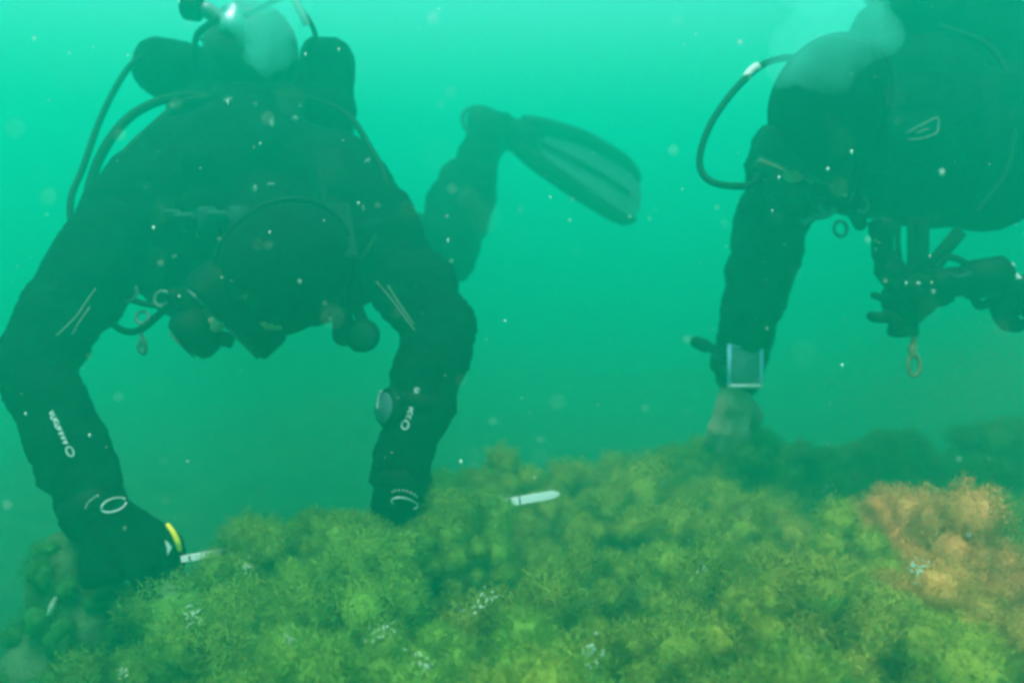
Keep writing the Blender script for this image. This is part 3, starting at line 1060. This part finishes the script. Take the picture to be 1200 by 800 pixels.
# ------------------------------------------------------------------ second diver
C_SH, C_EL, C_WR = P(932, 180, 1.58), P(890, 310, 1.66), P(864, 440, 1.74)
D_SH, D_EL, D_WR = P(1195, 175, 1.62), P(1320, 255, 1.50), P(1275, 330, 1.46)
b2 = Geo()
b2.capsule(P(985, 165, 1.62), P(1150, 155, 1.64), 0.125, 0.13)
b2.capsule(P(1030, 185, 1.66), P(1150, 195, 1.66), 0.115, 0.12)
b2.capsule(P(1075, 150, 1.66), P(1180, 165, 2.15), 0.165, 0.145)
b2.capsule(P(1120, 175, 2.15), P(1230, 172, 2.15), 0.115, 0.115)
b2.chain([P(985, 165, 1.62), C_SH, C_EL, C_WR], [0.095, 0.076, 0.060, 0.043])
b2.capsule(C_SH.lerp(C_EL, 0.2), C_SH.lerp(C_EL, 0.8), 0.068, 0.062)
b2.capsule(C_EL.lerp(C_WR, 0.1), C_EL.lerp(C_WR, 0.5), 0.059, 0.053)
b2.chain([P(1150, 160, 1.64), D_SH, D_EL, D_WR], [0.095, 0.076, 0.058, 0.044])
for hx, kx, ax_ in ((1120, 1230, 1300), (1230, 1340, 1400)):
    b2.chain([P(hx, 175, 2.15), P(kx, 215, 2.55), P(ax_, 110, 2.75), P(ax_ + 14, 98, 2.82)], [0.108, 0.08, 0.055, 0.048])
hfB = head_frame(P(968, 128, 1.44), DIRV(-0.36, -0.90, 0.30), DIRV(-0.25, -0.15, -0.95))
NECK_B = P(1010, 130, 1.60)
head_shapes(b2, hfB)
b2.capsule(hfB[0] - hfB[2] * 0.05 - hfB[1] * 0.02, NECK_B, 0.062, 0.08)
person2 = b2.remesh('person', M['suit'], None, voxel=0.0075, smooth=6, wrinkle=0.012, seed=9.0)
tag(person2, 'diver in black suit with a blue wrist frame, reaching one straight arm into the weed', 'diver')
person2.data.materials.append(M['skin'])
cF, FF, UF, SF = hfB
idx = [0] * len(person2.data.polygons)
for i, p in enumerate(person2.data.polygons):
    q = p.center - cF
    if q.dot(FF) > 0.055 and abs(q.dot(SF)) < 0.065 and -0.10 < q.dot(UF) < 0.09 and q.length < 0.16:
        idx[i] = 1
person2.data.polygons.foreach_set('material_index', idx)
scubaB = empty('scuba_set', P(1090, 60, 1.75))
tag(scubaB, 'black cylinder, wing and looped hose worn by the diver with the blue wrist frame', 'scuba set')
regB, SB = head_gear(person2, hfB, M['neoprene'], scubaB, NECK_B)

G3, t3, _ = hand(C_WR + DIRV(-0.1, -1, 0) * 0.035, DIRV(-0.12, -0.97, 0.15), DIRV(0.1, 0.1, 1), (10, 18, 16), None, s=0.90, right=1)
g3 = G3.remesh('glove', M['pale_glove'], person2, voxel=0.0045, smooth=4)
g3['label'] = 'pale tan glove touching the seaweed'
G4, t4, _ = hand(D_WR + DIRV(-1, -0.1, 0) * 0.02, DIRV(-0.97, -0.1, 0.1), DIRV(0.1, -1, 0.2), (48, 58, 45), None, s=1.0, right=-1)
g4 = G4.remesh('glove', M['neoprene'], person2, voxel=0.0045, smooth=4)
for k, (ax_, q) in enumerate(((1300, 0), (1400, 1))):
    fin(person2, P(ax_ + 8, 100, 2.8), P(ax_ + 50, 105, 2.86), P(ax_ + 170, 160, 3.1), DIRV(0.2, 0.5, -0.8), 0.95)

# wrist frame
ca = (C_WR - C_EL).normalized()
fc = C_EL.lerp(C_WR, 0.90) - FWD * 0.056 + RGT * -0.004
fx = (RGT - ca * RGT.dot(ca)).normalized()
fx = (RGT - FWD * 0.05).normalized()
fy = UPV
fn = fx.cross(fy)
wf = Geo().slab(fc, fx * 0.028, fy * 0.036, FWD * 0.004, round_=0.2).build('wrist_board', M['slate'], person2)
for s_ in (-1, 1):
    Geo().tube([fc - FWD * 0.004 + fx * (s_ * 0.030) + fy * 0.039, fc - FWD * 0.004 + fx * (s_ * 0.030) - fy * 0.039], 0.0035, seg=8, sub=2).build('frame_bar', M['blue'], wf)
    Geo().tube([fc - FWD * 0.004 + fx * -0.033 + fy * (s_ * 0.038), fc - FWD * 0.004 + fx * 0.033 + fy * (s_ * 0.038)], 0.0035, seg=8, sub=2).build('frame_bar', M['blue'] if s_ > 0 else M['print'], wf)
Geo().lathe(fc + FWD * 0.056 - ca * 0.012, ca, [(0, 0.050), (0.002, 0.054), (0.024, 0.052), (0.026, 0.048)]).build('strap', M['rubber'], wf)
kg = Geo()
kg.capsule(P(845, 412, 1.70), P(826, 405, 1.70), 0.009, 0.010)
kg.capsule(P(826, 405, 1.70), P(816, 401, 1.70), 0.013, 0.012)
kg.build('strap_end', M['rubber'], wf)

# second scuba set
tg = Geo()
T0, T1 = P(1085, -5, 1.66), P(1165, 40, 2.3)
ta = (T1 - T0).normalized(); tl = (T1 - T0).length
prof = [(-0.030, 0.022), (-0.024, 0.042), (-0.008, 0.066), (0.020, 0.082), (0.05, 0.088), (tl - 0.03, 0.088), (tl, 0.075)]
tank2 = tg.lathe(T0, ta, prof, 32).build('tank', M['tank'], scubaB)
vg = Geo(); VP = T0 - ta * 0.045
vg.capsule(T0 - ta * 0.02, VP - ta * 0.025, 0.016)
vg.capsule(VP - ta * 0.018, VP - ta * 0.018 - RGT * 0.06, 0.014)
vg.build('valve', M['dull_metal'], tank2)
Geo().lathe(VP - ta * 0.018 - RGT * 0.06, -RGT, [(0, 0.016), (0.006, 0.023), (0.03, 0.024), (0.036, 0.018)], 14).build('valve_knob', M['rubber'], tank2)
fg = Geo()
fg.lathe(VP - ta * 0.03 + UPV * 0.01, UPV, [(-0.02, 0.012), (-0.016, 0.021), (0.012, 0.023), (0.02, 0.016), (0.034, 0.016), (0.036, 0.010)], 18)
fg.build('first_stage', M['dull_metal'], scubaB)
wg = Geo()
wg.capsule(P(1030, 40, 1.66), P(1055, 110, 1.66), 0.055, 0.06)
wg.capsule(P(1035, 60, 1.68), P(1110, 70, 2.1), 0.06, 0.05)
wg.capsule(P(1150, 10, 1.66), P(1165, 110, 1.66), 0.065, 0.065)
wg.capsule(P(1160, 30, 1.68), P(1240, 60, 2.1), 0.06, 0.05)
wg.capsule(P(1060, 110, 1.66), P(1160, 110, 1.66), 0.06, 0.06)
wg.capsule(P(1195, 60, 1.66), P(1205, 120, 1.66), 0.05, 0.05)
wing2 = wg.remesh('wing', M['wing'], scubaB, voxel=0.007, smooth=5, wrinkle=0.006, wscale=(22, 22, 22), seed=8)
for pts, r, end in [
    ([(1010, 80, 1.56), (940, 68, 1.52), (898, 74, 1.50), (866, 100, 1.48), (836, 140, 1.47), (821, 178, 1.46), (823, 203, 1.45), (842, 216, 1.43), (880, 217, 1.40)], 0.0058, regB - SB * 0.055 if (regB - SB * 0.055).x < (regB + SB * 0.055).x else regB + SB * 0.055),
    ([(1060, 40, 1.60), (1010, 60, 1.56), (985, 100, 1.54), (1000, 160, 1.50), (1010, 210, 1.48), (1000, 245, 1.48)], 0.0075, None),
    ([(1100, 30, 1.60), (1165, 60, 1.56), (1188, 130, 1.52), (1180, 200, 1.50), (1140, 255, 1.50)], 0.0055, None),
]:
    q = [P(*p) for p in pts]
    if end is not None:
        q.append(end)
    Geo().tube(q, r, seg=10).build('hose', M['rubber'], scubaB)
Geo().tube([P(888, 78, 1.495), P(880, 84, 1.49), P(874, 92, 1.487)], 0.0075, seg=10).build('hose_sleeve_or_glint', M['hose_sleeve_or_glint'], scubaB)
bvhW = BVHTree.FromPolygons(
    [o_.matrix_world @ v_.co for o_ in (person2, wing2) for v_ in o_.data.vertices],
    [tuple(i + off for i in p.vertices) for o_, off in ((person2, 0), (wing2, len(person2.data.vertices))) for p in o_.data.polygons])
strokes('harness_print', bvhW, [[(1062, 156), (1080, 147), (1098, 138), (1099, 148), (1097, 156), (1080, 162), (1064, 164)], [(1074, 156), (1082, 153), (1088, 151)]], 0.0014, M['faint_print'], scubaB)
for ln in ([(1015, 95), (1020, 150), (1025, 200), (1030, 240)], [(1150, 95), (1155, 150), (1150, 200), (1145, 245)]):
    pts = []
    for px, py in ln:
        loc, nor = cast(bvhW, px, py)
        if loc is not None:
            pts.append(loc + nor * 0.004)
    gg = Geo()
    for a, b in zip(pts, pts[1:]):
        ax = (b - a).normalized(); side = ax.cross((CAMP - a).normalized()).normalized()
        gg.slab((a + b) / 2, (b - a) * 0.52, side * 0.022, ax.cross(side) * 0.003, round_=0.1)
    gg.build('shoulder_strap', M['webbing'], scubaB)
for cx, cy_, rr in ((968, 243, 0.013), (985, 268, 0.013), (1010, 240, 0.012), (1002, 235, 0.010)):
    c = P(cx, cy_, 1.52)
    Geo().tube([c + RGT * (rr * math.cos(q)) + UPV * (rr * math.sin(q)) + FWD * (0.4 * rr * math.cos(q)) for q in [k * math.pi / 4 for k in range(8)]], 0.0032, seg=6, closed=True).build('ring', M['dull_metal'], scubaB)
Geo().tube([P(940, 262, 1.53), P(952, 255, 1.53), P(968, 252, 1.52), (P(985, 240, 1.54))], 0.006, seg=6).build('clip', M['dull_metal'], scubaB)
sg_ = Geo()
sg_.capsule(P(965, 225, 1.54), P(1000, 240, 1.54), 0.03, 0.022)
sg_.capsule(P(1000, 238, 1.54), P(1008, 262, 1.53), 0.018, 0.012)
sg_.build('spare_regulator', M['rubber'], scubaB)

# gear hanging under the second diver
gd = 1.50
reel = empty('reel', P(1065, 345, gd))
tag(reel, 'dark line reel with stubby handles hanging under the second diver', 'reel')
rax = DIRV(0.75, 0.35, 0.55)
Geo().lathe(P(1066, 350, gd) - rax * 0.025, rax, [(0, 0.026), (0.002, 0.040), (0.007, 0.040), (0.009, 0.030), (0.040, 0.030), (0.042, 0.040), (0.047, 0.040), (0.049, 0.026)], 18).build('spool', M['rubber'], reel)
gg = Geo()
gg.slab(P(1060, 340, gd), DIRV(0.55, -0.8, 0) * 0.055, DIRV(0.8, 0.55, 0.2) * 0.022, FWD * 0.020, round_=0.3)
gg.slab(P(1088, 342, gd), DIRV(0.9, 0.2, 0.2) * 0.040, DIRV(-0.2, 0.9, 0) * 0.026, FWD * 0.018, round_=0.3)
gg.capsule(P(1036, 300, gd), P(1052, 335, gd), 0.018, 0.022)
gg.capsule(P(1046, 352, gd), P(1024, 346, gd), 0.008, 0.007)
gg.capsule(P(1046, 372, gd), P(1022, 371, gd), 0.010, 0.009)
gg.slab(P(1058, 384, gd), RGT * 0.022, UPV * 0.014, FWD * 0.012, round_=0.3)
gg.remesh('reel_frame', M['rubber'], reel, voxel=0.004, smooth=2, wrinkle=0.003, wscale=(60, 60, 60))
Geo().slab(P(1076, 290, gd + 0.02), RGT * 0.018, UPV * 0.052, FWD * 0.004, round_=0.2).build('strap', M['webbing'], reel)
Geo().slab(P(1104, 296, gd + 0.02), DIRV(0.6, 0.7, 0) * 0.050, DIRV(0.7, -0.6, 0) * 0.012, FWD * 0.003, round_=0.2).build('strap', M['webbing'], reel)
Geo().tube([P(1098, 316, gd), P(1110, 302, gd), P(1128, 306, gd), P(1140, 318, gd)], 0.006, seg=8).build('line', M['webbing'], reel)
for bx_, by_ in ((1076, 332),):
    Geo().ellipsoid(P(bx_, by_, gd - 0.035), (RGT * 0.004, UPV * 0.0025, FWD * 0.003), 8, 6).build('buckle_or_glint', M['print'], reel)
torch = empty('torch', P(1035, 285, gd))
tag(torch, 'black upright torch beside the straps above the line reel', 'torch')
Geo().lathe(P(1034, 306, gd), UPV, [(0, 0.014), (0.01, 0.018), (0.04, 0.018), (0.045, 0.022), (0.066, 0.023), (0.068, 0.019)], 20).build('barrel', M['rubber'], torch)
Geo().lathe(P(1034, 306, gd) + UPV * 0.0685, UPV, [(0, 0.018), (0.002, 0.016)], 20).build('lens', M['lens'], torch)
for yy in (282, 292):
    Geo().ellipsoid(P(1026, yy, gd - 0.02), (RGT * 0.002, UPV * 0.003, FWD * 0.002), 8, 6).build('screw', M['dull_metal'], torch)
light = empty('canister', P(1140, 328, gd))
tag(light, 'dark cylindrical canister lying sideways with a pale looped end, beside the line reel', 'canister')
Geo().lathe(P(1088, 334, gd), (P(1186, 322, gd) - P(1088, 334, gd)), [(0, 0.018), (0.006, 0.026), (0.05, 0.026), (0.054, 0.020), (0.062, 0.020), (0.066, 0.033), (0.125, 0.035), (0.137, 0.024)], 20).build('barrel', M['rubber'], light)
Geo().tube([P(1112, 322, gd - 0.027), P(1124, 325, gd - 0.028), P(1138, 320, gd - 0.028)], 0.004, seg=6).build('clamp', M['padding'], light)
Geo().tube([P(1184, 310, gd - 0.01), P(1188, 322, gd - 0.02), P(1198, 330, gd - 0.02), P(1206, 328, gd)], 0.006, seg=8).build('end_loop', M['print'], light)
Geo().tube([P(1140, 345, gd), P(1148, 358, gd), P(1162, 352, gd), P(1172, 338, gd)], 0.008, seg=8).build('handle', M['rubber'], light)
Geo().tube([P(1075, 262, gd), P(1078, 290, gd), P(1070, 320, gd)], 0.007, seg=8).build('line', M['webbing'], reel)
Geo().tube([P(1053, 262, gd), P(1052, 285, gd), P(1056, 318, gd)], 0.005, seg=8).build('line', M['webbing'], reel)
snap = empty('bolt_snap', P(1070, 430, gd))
tag(snap, 'small brown bolt snap dangling on a cord below the reel', 'clip')
Geo().tube([P(1072, 385, gd), P(1071, 398, gd), P(1069, 410, gd)], 0.006, seg=8).build('cord', M['cord'], snap)
c = P(1071, 428, gd)
Geo().tube([c + RGT * (0.010 * math.cos(q)) + UPV * (0.018 * math.sin(q)) for q in [k * math.pi / 5 for k in range(10)]], 0.0035, seg=6, closed=True).build('hook', M['cord'], snap)
Geo().capsule(P(1069, 408, gd), P(1070, 416, gd), 0.008, 0.007).build('swivel', M['cord'], snap)

# ------------------------------------------------------------------ rock beside the fist
rc_ = P(84, 690, 1.30)
gr_ = Geo()
gr_.ellipsoid(rc_, (RGT * 0.055, FWD * 0.07, UPV * 0.085))
gr_.ellipsoid(rc_ + RGT * 0.02 - UPV * 0.06, (RGT * 0.07, FWD * 0.08, UPV * 0.08))
gr_.ellipsoid(rc_ - RGT * 0.01 - UPV * 0.36, (RGT * 0.13, FWD * 0.14, UPV * 0.22))
gr_.ellipsoid(rc_ - RGT * 0.01 - UPV * 0.16, (RGT * 0.09, FWD * 0.10, UPV * 0.12))
rock = gr_.remesh('rock', M['rock'], None, voxel=0.008, smooth=4, wrinkle=0.010, wscale=(18, 18, 18))
tag(rock, 'rounded upright rock with weed turf beside the gloved fist', 'rock')
co = [p.center.copy() for p in rock.data.polygons]
nn_ = [p.normal.copy() for p in rock.data.polygons]
g4_ = np.random.default_rng(5)
sel = g4_.choice(len(co), 110, replace=False)
cent = np.array([co[i] + nn_[i] * 0.002 for i in sel])
o = weed_object('turf', [weed_arrays(cent, g4_.uniform(0.018, 0.032, len(cent)), np.tile(GREEN * 0.9, (len(cent), 1)) * g4_.uniform(0.7, 1.2, (len(cent), 1)), 2200, g4_)], rock)
pp = cast(bvh_of(rock), 62, 710)
if pp[0] is not None:
    q, n_ = pp
    a, u, w = basis(n_)
    sp_ = Geo().ellipsoid(q, (RGT * 0.007 + UPV * 0.003, UPV * 0.015 + RGT * 0.004, n_ * 0.014)).build('sponge', M['shell'], rock)


# ------------------------------------------------------------------ pale bryozoan tufts on the weed
PALE = [
    (570, 702, 0.020, 'white crusty growth in the dark gap at the middle of the weed'),
    (540, 716, 0.012, 'small white crust just left of the dark gap in the weed'),
    (447, 745, 0.018, 'white tipped growth on the bright green tuft'),
    (497, 780, 0.016, 'white crust near the bottom edge below the bright green tuft'),
    (826, 671, 0.012, 'single pale speck resting on the open weed'),
    (970, 578, 0.022, 'pale spiky growth rising from the far weed edge'),
    (1078, 664, 0.018, 'white encrusting growth beside the large orange tuft'),
    (226, 722, 0.018, 'pale branching growth below the gloved fist'),
    (146, 788, 0.012, 'pale crust at the bottom edge near the rock'),
    (290, 665, 0.012, 'pale sprig under the ruler close to the gloved fist'),
    (695, 765, 0.018, 'pale flecked growth on the broad olive tuft'),
    (948, 768, 0.010, 'small white crust beside the yellowish tuft'),
    (340, 748, 0.012, 'pale crust among the yellow-green fronds'),
]
dgx = bpy.context.evaluated_depsgraph_get()
bpy.context.view_layer.update()
for i, (px, py, r, lab) in enumerate(PALE):
    dv = (P(px, py, 1) - CAMP).normalized()
    hit, loc, nor, _, ob, _ = SC.ray_cast(bpy.context.view_layer.depsgraph, CAMP + dv * 0.5, dv)
    if not hit:
        loc = on_mound(px, py, 0.2)
    rr = random.Random(i)
    gq = Geo()
    base = loc - dv * 0.004
    tx, ty, tz = rr.uniform(-1, 1), rr.uniform(-0.6, 0.6), rr.uniform(0.2, 1)
    for k in range(20):
        w_ = rr.gauss(0, 0.5)
        p1 = base + Vector((tx * w_ + rr.gauss(0, 0.28), ty * w_ + rr.gauss(0, 0.28), tz * w_ + rr.gauss(0, 0.28))) * r
        d1 = Vector((rr.gauss(0, 1), rr.gauss(0, 1), rr.gauss(0, 1))).normalized()
        gq.capsule(p1, p1 + d1 * r * rr.uniform(0.05, 0.3), r * rr.uniform(0.03, 0.10), r * 0.03, seg=6)
    o = gq.build('bryozoan', M['shell'])
    tag(o, lab, 'bryozoan', 'pale growths on the weed')

# ------------------------------------------------------------------ bubbles
bm_ = bpy.data.materials.new('bubble_froth')
bm_.use_nodes = True
bt = bm_.node_tree
bt.nodes.remove(bt.nodes['Principled BSDF'])
fv = bt.nodes.new('ShaderNodeVolumePrincipled')
fv.inputs['Color'].default_value = (0.28, 0.96, 0.84, 1)
fv.inputs['Density'].default_value = 4.6
fv.inputs['Anisotropy'].default_value = 0.1
bt.links.new(fv.outputs[0], bt.nodes['Material Output'].inputs['Volume'])
try:
    bm_.cycles.homogeneous_volume = True
except Exception:
    pass

ico = bmesh.new(); bmesh.ops.create_icosphere(ico, subdivisions=1, radius=1.0)
OCT_V = np.array([(1, 0, 0), (-1, 0, 0), (0, 1, 0), (0, -1, 0), (0, 0, 1), (0, 0, -1)], float)
OCT_T = np.array([(0, 2, 4), (2, 1, 4), (1, 3, 4), (3, 0, 4), (2, 0, 5), (1, 2, 5), (3, 1, 5), (0, 3, 5)])
ICO_V = np.array([v_.co[:] for v_ in ico.verts]); ICO_T = np.array([[v_.index for v_ in f_.verts] for f_ in ico.faces]); ico.free()


def spheres(name, cent, rad, mat, flat=None, fine=False):
    n = len(cent)
    ICO_V, ICO_T = (OCT_V, OCT_T) if fine else (globals()['ICO_V'], globals()['ICO_T'])
    sc3 = rad[:, None, None] * np.ones((n, 1, 3)) if flat is None else rad[:, None, None] * flat[:, None, :]
    V = (ICO_V[None] * sc3 + cent[:, None, :]).reshape(-1, 3)
    T = (ICO_T[None] + (np.arange(n) * len(ICO_V))[:, None, None]).reshape(-1, 3)
    me = bpy.data.meshes.new(name)
    me.vertices.add(len(V)); me.loops.add(T.size); me.polygons.add(len(T))
    me.vertices.foreach_set('co', V.astype(np.float32).ravel())
    me.loops.foreach_set('vertex_index', T.astype(np.int32).ravel())
    me.polygons.foreach_set('loop_start', np.arange(0, T.size, 3, dtype=np.int32))
    me.polygons.foreach_set('use_smooth', np.ones(len(T), dtype=bool))
    me.update(calc_edges=True)
    me.materials.append(mat)
    return link(bpy.data.objects.new(name, me))


def plume(blobs, seed):
    gg = Geo()
    rr = random.Random(seed)
    for px, py, d, r in blobs:
        c_ = P(px, py, d)
        gg.ellipsoid(c_, (RGT * r, FWD * r * 0.8, UPV * r))
        for _ in range(9):
            o_ = Vector((rr.gauss(0, 1), rr.gauss(0, 1), rr.gauss(0, 1))).normalized()
            q = rr.uniform(0.25, 0.5) * r
            gg.ellipsoid(c_ + o_ * r * 0.8, (RGT * q, FWD * q, UPV * q), 12, 8)
    return gg.remesh('bubble_plume', bm_, None, voxel=0.006, smooth=6, wrinkle=0.014, wscale=(26, 26, 26), seed=seed)


tag(plume([(322, -70, 1.50, 0.10), (314, -10, 1.47, 0.070), (310, 25, 1.46, 0.052), (316, 62, 1.46, 0.036)], 3),
    'pale cloud of exhaled bubbles above the diver with the ruler', 'bubbles', kind='stuff')
tag(plume([(985, 25, 1.32, 0.068), (938, 62, 1.33, 0.050), (972, 62, 1.32, 0.062), (970, -60, 1.36, 0.10)], 4),
    'pale cloud of exhaled bubbles over the head of the second diver', 'bubbles', kind='stuff')

# ------------------------------------------------------------------ silt stirred up over the orange weed
g = np.random.default_rng(31)
n = 50000
tt = g.uniform(0, 1, (n, 1))
c = np.array(P(1060, 470, 1.85)) * (1 - tt) + np.array(P(1230, 400, 1.75)) * tt + g.normal(size=(n, 3)) * np.array([0.11, 0.10, 0.085])
M['silt'] = solid('brown_silt', (0.55, 0.26, 0.14), 0.9, var=0.1)
tag(spheres('silt_cloud', c, g.uniform(0.0003, 0.0006, n), M['silt'], fine=True), 'faint brown cloud of stirred up silt behind the orange weed', 'silt', kind='stuff')

# ------------------------------------------------------------------ drifting specks
SPECKS = [(180, 267, 1.1, 2.2), (260, 325, 1.1, 1.8), (210, 347, 1.1, 1.8), (305, 168, 1.1, 1.5), (150, 65, 1.2, 1.5), (358, 64, 1.2, 1.8), (397, 58, 1.2, 2.0),
          (267, 120, 1.1, 2.6), (380, 258, 1.1, 1.5), (316, 272, 1.1, 1.5), (525, 282, 1.2, 2.2), (592, 376, 1.2, 2.0), (987, 428, 1.1, 2.4), (1104, 202, 0.7, 4.5),
          (913, 208, 1.2, 2.4), (970, 198, 1.2, 2.4), (867, 50, 0.8, 3.2), (40, 45, 0.9, 2.2), (30, 485, 1.1, 1.8), (220, 540, 1.1, 1.4), (105, 510, 1.1, 2.2),
          (998, 178, 1.2, 2.0), (905, 247, 1.2, 1.5), (540, 541, 1.3, 3.0), (1062, 332, 1.2, 2.4), (1090, 300, 1.2, 1.6), (420, 238, 1.1, 1.6), (235, 197, 1.1, 1.5)]
cs, rs_ = [], []
for px, py, d, pr in SPECKS:
    cs.append(P(px, py, d)); rs_.append(0.75 * pr * d / FPX)
g = np.random.default_rng(21)
for _ in range(1600):
    d = 0.45 + 2.6 * g.uniform() ** 0.7
    cs.append(P(g.uniform(-60, 1260), g.uniform(-40, 640), d))
    rs_.append(0.0002 + 0.0008 * g.uniform() ** 4)
for _ in range(70):
    d = g.uniform(0.22, 0.55)
    cs.append(P(g.uniform(-40, 1240), g.uniform(-20, 800), d))
    rs_.append(0.0002 + 0.0006 * g.uniform() ** 2)
tag(spheres('marine_snow', np.array([tuple(q) for q in cs]), np.array(rs_), M['snow'], flat=g.uniform(0.6, 1.4, (len(cs), 3)) * np.array([0.85, 0.85, 1.35])),
    'fine pale specks drifting in the green water', 'particles', kind='stuff')

# ------------------------------------------------------------------ the water
hz = Geo()
hx, hy, z0, z1 = 60.0, 60.0, FLOOR_Z - 1.3, WATER_TOP
vv = [(-hx, -hy, z0), (hx, -hy, z0), (hx, hy, z0), (-hx, hy, z0), (-hx, -hy, z1), (hx, -hy, z1), (hx, hy, z1), (-hx, hy, z1)]
ff = [(3, 2, 1, 0), (4, 5, 6, 7), (0, 1, 5, 4), (1, 2, 6, 5), (2, 3, 7, 6), (3, 0, 4, 7)]
wm = bpy.data.materials.new('green_water')
wm.use_nodes = True
t = wm.node_tree
t.nodes.remove(t.nodes['Principled BSDF'])
pv = t.nodes.new('ShaderNodeVolumePrincipled')
pv.inputs['Color'].default_value = (*WATER_SCATTER, 1)
pv.inputs['Absorption Color'].default_value = (*WATER_ABSORB, 1)
pv.inputs['Density'].default_value = WATER_DENSITY
pv.inputs['Anisotropy'].default_value = 0.5
t.links.new(pv.outputs[0], t.nodes['Material Output'].inputs['Volume'])
try:
    wm.cycles.homogeneous_volume = True
except Exception:
    pass
tag(mesh_obj('haze', vv, ff, wm, smooth=False), 'cloudy green sea water filling the whole scene', 'water', kind='stuff')
